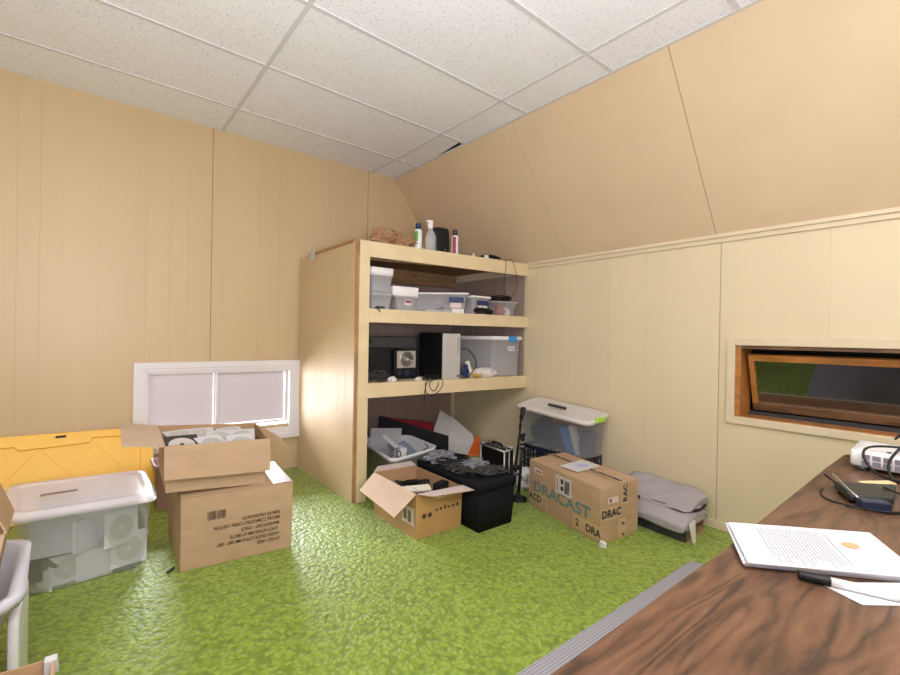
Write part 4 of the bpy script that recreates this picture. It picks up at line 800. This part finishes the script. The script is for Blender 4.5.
t = thing('storage_tote', (2.87, 2.2, .29), 'clear lidded tote with a lime green latch resting on the dark crate', 'storage tote')
B = [V((2.775, 2.50, .292)), V((2.775, 1.90, .292)), V((2.975, 1.89, .292)), V((2.975, 2.50, .292))]; T = [V((2.745, 2.545, .588)), V((2.745, 1.865, .548)), V((2.985, 1.865, .592)), V((2.985, 2.53, .635))]
obj('tote_body', tub_body(B, T, .04, .003, .006, .015), 'tubhaze', t); obj('lid', lid_body(T, .045, .012, .024, .006), mat('frosted_lid', (.66, .62, .60), .35), t)
mb = MB(); mb.box(2.80, 2.90, 1.832, 1.852, .555, .592); obj('latch', mb, 'lime', t, bevel=.005, label='lime green latch')
mb = MB(); mb.hexa([(2.835, 2.14, .605), (2.855, 2.14, .605), (2.855, 2.30, .615), (2.835, 2.30, .615)], [(2.835, 2.14, .622), (2.855, 2.14, .624), (2.855, 2.30, .634), (2.835, 2.30, .630)]); obj('handle_slot', mb, 'darkgrey', t, label='dark handle slot')
obj('contents', crumple((2.86, 2.28, .30), (.06, .18, .15), .35, 37), mat('dark_blue_stuff', (.05, .07, .13), .5), t, kind='stuff')
tag(obj('product_box', MB().hexa([(2.795, 2.02, .30), (2.795, 2.09, .30), (2.84, 2.09, .30), (2.84, 2.02, .30)], [(2.775, 2.08, .48), (2.775, 2.15, .48), (2.82, 2.15, .48), (2.82, 2.08, .48)]), 'blue', bevel=.002), 'bright blue small box tilted inside the clear tote by the wall', 'box')
tag(obj('paper_roll', MB().hexa([(2.795, 1.975, .30), (2.795, 2.01, .30), (2.84, 2.01, .30), (2.84, 1.975, .30)], [(2.775, 2.02, .50), (2.775, 2.065, .50), (2.82, 2.065, .50), (2.82, 2.02, .50)]), 'paper', bevel=.002), 'white packet beside the blue box inside the clear tote', 'packet')
tag(obj('red_packet', MB().box(2.80, 2.95, 1.98, 2.22, .51, .54), mat('red_bright', (.6, .06, .06), .5), bevel=.004), 'red packet under the lid of the clear tote by the wall', 'packet')
tag(obj('dark_packet', MB().box(2.80, 2.93, 1.93, 1.985, .30, .47), mat('denim', (.07, .11, .22), .6), bevel=.006), 'dark blue packet at the near end of the clear tote', 'packet')
# long branded box
DO = V((2.246, 1.441, 0)); th_ = math.radians(-9.5); DX = V((math.cos(th_), math.sin(th_), 0)); DY = V((.200, .98, 0)).normalized()
DX = V((.332, -.037, 0)).normalized(); DY = V((.155, .657, 0)).normalized(); W_, L_, H_ = .334, .675, .312
t = thing('shipping_box', (2.48, 1.76, 0), 'long sealed cardboard box lettered DRACAST standing on the green carpet', 'box')
Bq = [DO, DO+DX*W_, DO+DX*W_+DY*L_, DO+DY*L_]; mb = MB(); mb.hexa(Bq, [q+LZ*(H_+(.006 if i in (1, 2) else 0)) for i, q in enumerate(Bq)]); obj('carton_body', mb, 'card', t, bevel=.004)
FO = DO+DY*L_; FX = -DY     # long face read from its far end
mb = MB(); 
text('DRACAST', .094, FO+FX*.050+LZ*.112, FX, LZ+FX*0, 'teal', t, sx=1.26, bold=.0024, label='large teal lettering')
def lbl(x0, x1, z0, z1, m='paper', name='paper_label', o=FO, xd=FX, off=.002):
    mb = MB(); patch(o, xd, LZ, x0, x1, z0, z1, mb=mb, off=off); return obj(name, mb, m, t)
lbl(.285, .435, .175, .285, 'cardpink', 'shipping_label'); mb = bars(MB(), FO, FX, LZ, .375, .42, .19, .27, off=.003, seed=5); patch(FO, FX, LZ, .30, .305, .19, .27, .003, mb); patch(FO, FX, LZ, .335, .36, .24, .27, .003, mb); patch(FO, FX, LZ, .335, .36, .20, .225, .003, mb); obj('barcode', mb, 'inkblack', t)
lbl(.055, .15, .235, .27, 'cardpink'); mb = MB(); patch(FO, FX, LZ, .07, .135, .248, .256, .003, mb); obj('label_print', mb, 'red', t)
lbl(.0, .205, .035, .112, 'tape', 'tape_and_lit_strip'); text('ACD', .062, FO+FX*.005+LZ*.05, FX, LZ, 'inkblack', t, off=.003, bold=.002); text(':', .062, FO+FX*.165+LZ*.05, FX, LZ, 'inkblack', t, off=.003, bold=.003)
lbl(.45, L_-.002, .020, .098, 'tape', 'tape_and_lit_strip'); text('2', .058, FO+FX*.475+LZ*.038, FX, LZ, 'inkblack', t, off=.003, bold=.002); text('DRA', .058, FO+FX*.56+LZ*.038, FX, LZ, 'inkblack', t, off=.003, bold=.002)
mb = MB(); 
for x, z, l in ((.30, .032, .05), (.36, .028, .05), (.10, .10, .05), (.39, .165, .02)): patch(FO, FX, LZ, x, x+l, z, z+.004, .002, mb)
obj('scuffs', mb, 'cardin', t)
# end face
lbl(.0, .178, .125, .195, 'tape', 'tape_and_lit_strip', DO, DX); text('DRAC', .06, DO+DX*.006+LZ*.142, DX, LZ, 'inkblack', t, off=.004, bold=.0025)
lbl(.178, .235, .195, H_+.002, 'tape', 'tape_and_lit_strip', DO, DX); text('RAC', .05, DO+DX*.225+LZ*.205, LZ, -DX, 'inkblack', t, off=.004, bold=.0025)
lbl(.150, .225, .004, .115, 'tape', 'tape_and_lit_strip', DO, DX); text('R', .034, DO+DX*.205+LZ*.075, LZ, -DX, 'inkblack', t, off=.004, bold=.002); text('A', .03, DO+DX*.205+LZ*.01, LZ, -DX, 'inkblack', t, off=.004, bold=.002)
lbl(.058, .150, .215, .250, 'cardpink', 'paper_label', DO, DX); mb = MB(); patch(DO, DX, LZ, .072, .090, .222, .243, .003, mb); obj('label_print', mb, 'red', t)
# top: seam tape with print and a shipping paper
TO = DO+LZ*(H_+.004)
mb = MB(); patch(TO, DX, DY, .165, .225, 0, L_, mb=mb, off=.0025); obj('tape_and_lit_strip', mb, 'tape', t)
text('DRACAST DRACAST DRACAST', .038, TO+DX*.212+DY*.02, DY, -DX, 'inkblack', t, off=.004, sx=1.15, bold=.0025)
a = TO+DX*.075+DY*.265; mb = MB(); patch(a, (DX*.97+DY*.1), (DY*.97-DX*.1), 0, .24, 0, .16, mb=mb, off=.0045); obj('shipping_paper', mb, 'paper', t); mb = MB(); patch(a, (DX*.97+DY*.1), (DY*.97-DX*.1), .10, .19, .045, .10, mb=mb, off=.0055); obj('paper_print', mb, mat('pale_blue_ink', (.45, .48, .70), .7), t)
tag(obj('tape_scrap', crumple(DO+V((-.005, -.02, 0)), (.022, .018, .02), .6, 61, 14, 8), 'bagwhite'), 'torn scrap of tape at the near bottom corner of the long box', 'scrap')
# flat carton with folded grey garment bag
t = thing('flat_carton', (2.82, 1.4, 0), 'flat open-ended brown carton with dark printed side, under the folded grey cloth', 'carton')
GB = [V((2.655, 1.160, 0)), V((2.96, 1.190, 0)), V((2.985, 1.64, 0)), V((2.685, 1.64, 0))]; GT = [q+V((0, 0, .075)) for q in GB]
mb = MB(); mb.slab(GB, .004)
mb.hexa([GB[1]+V((-.004, 0, 0)), GB[1], GB[2], GB[2]+V((-.004, 0, 0))], [GT[1]+V((-.004, 0, 0)), GT[1], GT[2], GT[2]+V((-.004, 0, 0))]); mb.hexa([GB[3], GB[2], GB[2]+V((0, .004, 0)), GB[3]+V((0, .004, 0))], [GT[3], GT[2], GT[2]+V((0, .004, 0)), GT[3]+V((0, .004, 0))])
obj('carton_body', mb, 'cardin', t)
obj('printed_side', MB().hexa([GB[0], GB[0]+V((.004, 0, 0)), GB[3]+V((.004, 0, 0)), GB[3]], [GT[0], GT[0]+V((.004, 0, 0)), GT[3]+V((.004, 0, 0)), GT[3]]), mat('dark_teal_print', (.008, .014, .018), .4, noise_scale=30, col2=(.05, .06, .07)), t, label='dark printed side')
obj('end_flap', MB().slab([GB[0]+V((.01, -.003, .0)), GB[1]+V((-.008, -.003, 0)), GB[1]+V((-.008, -.018, .002)), GB[0]+V((.01, -.018, .002))], .004), 'card2', t)
t = thing('garment_bag', (2.85, 1.4, .076), 'folded grey cloth bag with black buckle lying on the flat carton by the wall', 'bag')
def cloth(yc, path, y0, y1, seed, th=.03):
    """a slack fold of cloth: cross-section path (x,z) swept along y, with sags and sharp creases"""
    mb = MB(); rs = []; n = 44; P_ = []
    for i in range(len(path)):
        a_, b2 = path[i], path[(i+1) % len(path)]
        for k_ in range(4): P_.append((a_[0]+(b2[0]-a_[0])*k_/4, a_[1]+(b2[1]-a_[1])*k_/4))
    cx_ = sum(p[0] for p in P_)/len(P_); cz_ = sum(p[1] for p in P_)/len(P_); z0_ = min(p[1] for p in P_)
    for j in range(n+1):
        f_ = j/n; y = y0+(y1-y0)*f_; k = 1-max(0, abs(f_-.5)*2-.90)*2.2
        rr = []
        for i, (x, z) in enumerate(P_):
            up = (z-z0_)/.08
            cr_ = (.5-abs(noise.noise(V(((x+y*.7)*8+seed, (y-x*.4)*4.5, z*5)))))*.030*min(1, up)
            q = noise.noise(V((x*11+seed, y*6, z*15)))*.014+cr_-.010*min(1, up)
            sag = -.028*max(0, .45-f_)*up
            rr.append(V((cx_+(x-cx_)*k+q*.5, y+q*.6+noise.noise(V((x*10, seed, z*20)))*.012, max(z0_-.004, cz_+(z-cz_)*k+q+sag))))
        rs.append(rr)
    return mb.rings(rs)
lowp = [(2.640, .055), (2.66, .078), (2.78, .080), (2.90, .082), (2.975, .09), (2.98, .12), (2.93, .145), (2.80, .155), (2.69, .145), (2.636, .105)]
uppp = [(2.73, .150), (2.86, .148), (2.95, .150), (2.99, .165), (2.998, .215), (2.97, .245), (2.89, .225), (2.80, .185), (2.735, .160)]
obj('lower_fold', cloth(0, lowp, 1.16, 1.62, 1), 'garment', t)
obj('upper_fold', cloth(0, uppp, 1.175, 1.66, 5), 'garment', t)
obj('hanging_corner', MB().slab([(2.645, 1.135, .12), (2.715, 1.135, .125), (2.705, 1.125, .006), (2.665, 1.122, .01)], .006), 'bagwhite', t, label='pale hanging corner')
obj('zip_edge', MB().tube([(2.745, 1.50, .158), (2.745, 1.40, .155), (2.75, 1.28, .152), (2.77, 1.185, .150), (2.88, 1.165, .150), (2.97, 1.18, .155)], .006, 8), 'black', t, label='black zip edge')
obj('buckle', MB().box(2.665, 2.70, 1.50, 1.525, .15, .205).box(2.672, 2.69, 1.45, 1.505, .162, .185), 'black', t, bevel=.006)

# ================================================================== GREY RUG
tag(obj('rug', MB().hexa([(.2, -1.9, .0005), (2.44, -1.9, .0005), (2.462, 1.045, .0005), (.2, 1.048, .0005)], [(.2, -1.9, .008), (2.44, -1.9, .008), (2.462, 1.045, .008), (.2, 1.048, .008)]), 'weave'), 'grey woven rug on the green carpet along the desk', 'rug')

# ================================================================== DESK
DZ = .74
t = thing('desk', (1.0, -.05, 0), 'brown walnut-look desk table in the right foreground', 'desk')
r_ = .045; pts = [(2.205-r_+r_*math.sin(a), .394-r_+r_*math.cos(a)) for a in [math.radians(x) for x in range(0, 91, 10)]]
pts = [(-.35, .345), (.45, .350), (1.0, .356), (1.5, .374), (1.9, .389)]+pts+[(2.205, -.42), (-.35, -.45)]
top = MB(); top.slab([V((x, y, DZ-.028)) for x, y in pts[::-1]], .028); 
if top.v[0].z > DZ-.027 or max(q.z for q in top.v) < DZ-.001:
    top = MB(); top.slab([V((x, y, DZ)) for x, y in pts], .028)
for q in top.v:
    q.z = DZ if q.z > DZ-.014 else DZ-.028
obj('desktop', top, 'walnut', t, bevel=.003)
for x in (-.25, 2.10):
    for y in (-.36, .29): obj('leg', MB().box(x-.02, x+.02, y-.02, y+.02, 0, DZ-.028), 'darkgrey', t, bevel=.003)
obj('apron', MB().box(-.23, 2.08, .27, .285, DZ-.09, DZ-.0285).box(-.23, 2.08, -.36, -.345, DZ-.09, DZ-.0285), 'darkgrey', t)
# sheets of paper in a stack
P0 = V((1.091, .389, DZ)); PX = V((.173, -.195, 0)).normalized(); PY = V((-.193, -.094, 0)).normalized(); PY = V((-.7607, -.6491, 0)); PY = V((-.170, -.094, 0)).normalized()
def sheet(i, n, dx, dy, rz, label, grp=None, lift=0., m='paper', w_=.262, h_=.193, th=.0012, curl=0.):
    R = Matrix.Rotation(rz, 3, 'Z'); mb = MB(); rs = []; N = 10
    ex = R @ PX; ey = R @ PY; o = P0+PX*dx+PY*dy
    for k in range(N+1):
        u = k/N; z = lift+curl*(math.cos(u*2.2)**2)*.5
        a = o+ex*w_*u+LZ*z; rs.append([a, a+ey*h_, a+ey*h_+LZ*th, a+LZ*th])
    mb.rings(rs, smooth=False); s_ = obj('paper_sheet', mb, m); tag(s_, label, 'paper', grp); return s_, o, ex, ey
specs = [(.002, -.016, -.02, 'bottom white sheet of the paper stack on the desk', .0004, .003), (.008, -.010, .012, 'second sheet from the bottom of the desk paper stack', .0036, .0032), (-.004, -.008, -.012, 'third sheet from the bottom of the desk paper stack', .0070, .003), (.012, -.006, .016, 'sheet just under the printed letter on the desk', .0104, .0025)]
for i, (dx, dy, rz, lb_, z, th) in enumerate(specs): sheet(i, 5, dx, dy, rz, lb_, None, z, th=th, m='paper' if i != 1 else mat('bluish_paper', (.42, .44, .72), .6))
s_, o, ex, ey = sheet(9, 5, 0, 0, 0, 'printed letter with an orange seal on top of the desk paper stack', None, .0134, th=.0012)
mb = MB(); rnd = random.Random(3); oo = o+LZ*.0150
def ln(x, y0, y1, w_=.0022):
    mb.slab([oo+ex*x+ey*y0, oo+ex*(x+w_)+ey*y0, oo+ex*(x+w_)+ey*y1, oo+ex*x+ey*y1][::-1], .0003)
# the text runs across the short side (the sheet lies turned)
x = .05
while x < .175:
    y = .02; e_ = rnd.uniform(.15, .19)
    while y < e_: l = rnd.uniform(.006, .018); ln(x, y, min(y+l, e_)); y += l+.003
    x += .0062 if rnd.random() > .15 else .012
pr = bpy.data.objects
me_ = obj('printed_lines', mb, mat('faint_print', (.36, .36, .40), .7), s_, kind=None)
mb = MB(); c = oo+ex*.205+ey*.075; k = 24; mb.add([c+LZ*.0004+ex*.015*math.cos(2*math.pi*i/k)+ey*.015*math.sin(2*math.pi*i/k) for i in range(k)], [list(range(k))]); obj('orange_seal', mb, mat('seal_orange', (.58, .36, .17), .6), s_)
# envelope, marker
tag(obj('envelope', MB().slab([(.972, .206, DZ+.0006), (.946, .147, DZ+.0006), (1.04, .070, DZ+.0006), (1.10, .11, DZ+.0006)], .0012), 'paper'), 'white envelope half under the paper stack and marker', 'envelope')
t = thing('marker_pen', (.99, .18, DZ), 'white marker pen with black cap lying against the paper stack', 'marker')
ma = V((.958, .232, DZ+.009)); md = (V((1.004, .110, DZ+.009))-ma).normalized()
obj('cap', MB().tube([ma, ma+md*.003, ma+md*.042, ma+md*.044], [.0065, .0075, .008, .007], 16, sub=1), 'black', t)
obj('barrel', MB().tube([ma+md*.044, ma+md*.130, ma+md*.134], [.0073, .0073, .006], 16, sub=1), 'whiteplastic', t)
up_ = V((0, 0, 1)); sd = up_.cross(md).normalized()
mtx = MB()
text('PERMANENT', .006, ma+md*.115-sd*.0045+up_*.006, -md, (up_*.65-sd*-.75)*-1 if 0 else (up_*.65+(-sd)*-.75), 'inkblack', t, off=.0025, sx=1.1)
# router with antenna
t = thing('router', (1.60, .25, DZ), 'flat black network router with upright antennas on the desk', 'router')
RB = [V((1.625, .318, DZ+.006)), V((1.515, .262, DZ+.006)), V((1.575, .190, DZ+.006)), V((1.735, .205, DZ+.006))]
obj('housing', MB().rings([ring(RB, -.003, .006), ring(RB, 0, .006, dz=.003), ring(RB, 0, .006, dz=.014), ring(RB, -.003, .006, dz=.017)]), mat('router_dark', (.022, .026, .022), .4, spec=.3), t)
for q in ((1.60, .295), (1.535, .262), (1.585, .205), (1.69, .215)): obj('foot', MB().cyl((q[0], q[1], DZ), (q[0], q[1], DZ+.006), .006), 'black', t)
obj('antenna', MB().tube([(1.515, .245, DZ+.018), (1.55, .272, DZ+.028), (1.62, .318, DZ+.044)], .0022, 8, sub=1), 'silver', t, label='thin grey antenna'); obj('antenna', MB().tube([(1.535, .262, DZ+.018), (1.60, .330, DZ+.042)], .003, 8, sub=1), 'black', t)
tag(obj('network_adapter', MB().box(-.030, .030, -.016, .016, 0, .022, mtx=Matrix.Translation((1.512, .218, DZ+.001)) @ Matrix.Rotation(-.95, 4, 'Z')), 'navy', bevel=.003), 'small dark blue adapter before the router on the desk', 'adapter')
tag(obj('router_cable', MB().tube([(1.60, .335, DZ+.003), (1.555, .330, DZ+.003), (1.515, .315, DZ+.003), (1.492, .290, DZ+.003), (1.490, .260, DZ+.003), (1.492, .225, DZ+.003), (1.50, .19, DZ+.003), (1.53, .16, DZ+.003), (1.60, .13, DZ+.003)], .0020, 6), 'black'), 'thin black cable curling in front of the router', 'cable')
tag(obj('router_cable', MB().tube([(1.47, .262, DZ+.004), (1.475, .235, DZ+.006), (1.482, .20, DZ+.008), (1.51, .172, DZ+.008), (1.57, .155, DZ+.008), (1.62, .16, DZ+.010), (1.64, .19, DZ+.022), (1.66, .22, DZ+.026)], .0020, 6), 'black'), 'second black cable crossing before the router to its right end', 'cable')
tag(obj('tan_card', MB().slab([(1.765, .290, DZ+.001), (1.745, .262, DZ+.001), (1.825, .215, DZ+.001), (1.85, .235, DZ+.001)], .004), mat('cream_yellow', (.72, .60, .30), .6)), 'small cream yellow slip between router and projector', 'slip')
# projector
t = thing('projector', (2.05, .2, DZ), 'white video projector at the far end of the desk', 'projector')
PB = [V((1.945, .340, DZ+.012)), V((1.915, .02, DZ+.012)), V((2.145, .0, DZ+.012)), V((2.165, .354, DZ+.012))]
obj('housing', MB().rings([ring(PB, -.005, .012), ring(PB, 0, .012, dz=.005), ring(PB, 0, .012, dz=.044), ring(PB, -.004, .012, dz=.050), ring(PB, -.03, .012, dz=.052)]), 'whiteplastic', t)
PXd = (PB[1]-PB[0]).normalized(); mb = MB()
for a in range(7):
    for b_ in range(2): patch(PB[0], PXd, LZ, .030+a*.026, .050+a*.026, .006+b_*.019, .022+b_*.019, mb=mb, off=.001)
obj('vent_grille', mb, mat('vent_grey', (.22, .21, .25), .5), t)
for q in ((1.95, .31), (1.95, .05), (2.12, .3), (2.12, .05)): obj('foot', MB().cyl((q[0], q[1], DZ), (q[0], q[1], DZ+.014), .012), 'darkgrey', t)
obj('button', MB().cyl((1.97, .25, DZ+.063), (1.97, .25, DZ+.067), .006), 'darkgrey', t)
tag(obj('projector_cable', MB().tube([(2.15, .26, DZ+.082), (2.16, .235, DZ+.12), (2.10, .20, DZ+.20), (2.0, .16, DZ+.19), (1.93, .225, DZ+.085), (1.885, .24, DZ+.045), (1.86, .225, DZ+.006), (1.87, .17, DZ+.005), (1.90, .10, DZ+.005)], .0036, 8), 'black'), 'black cable draped over the projector front and up', 'cable')
tag(obj('projector_cable', MB().tube([(2.02, .10, DZ+.083), (1.99, .20, DZ+.085), (1.96, .27, DZ+.083), (1.915, .298, DZ+.075), (1.895, .295, DZ+.045), (1.87, .26, DZ+.012), (1.85, .20, DZ+.006), (1.84, .12, DZ+.006)], .0036, 8), 'black'), 'black cable looping round the left end of the projector', 'cable')

# ================================================================== CEILING LIGHT PANELS (behind the camera)
for x, y in ((.15, -.75), (1.45, -.75), (-1.15, .6)):
    t = thing('ceiling_light', (x, y, CZ), 'flat white light panel set in the tile ceiling behind the view' if 0 else 'flat light panel set in the tile ceiling out of view at %s' % {(.15, -.75): 'left', (1.45, -.75): 'right', (-1.15, .6): 'far left'}[(x, y)], 'ceiling light')
    obj('diffuser', MB().box(x-.60, x+.60, y-.30, y+.30, CZ-.012, CZ-.006), 'lite', t)
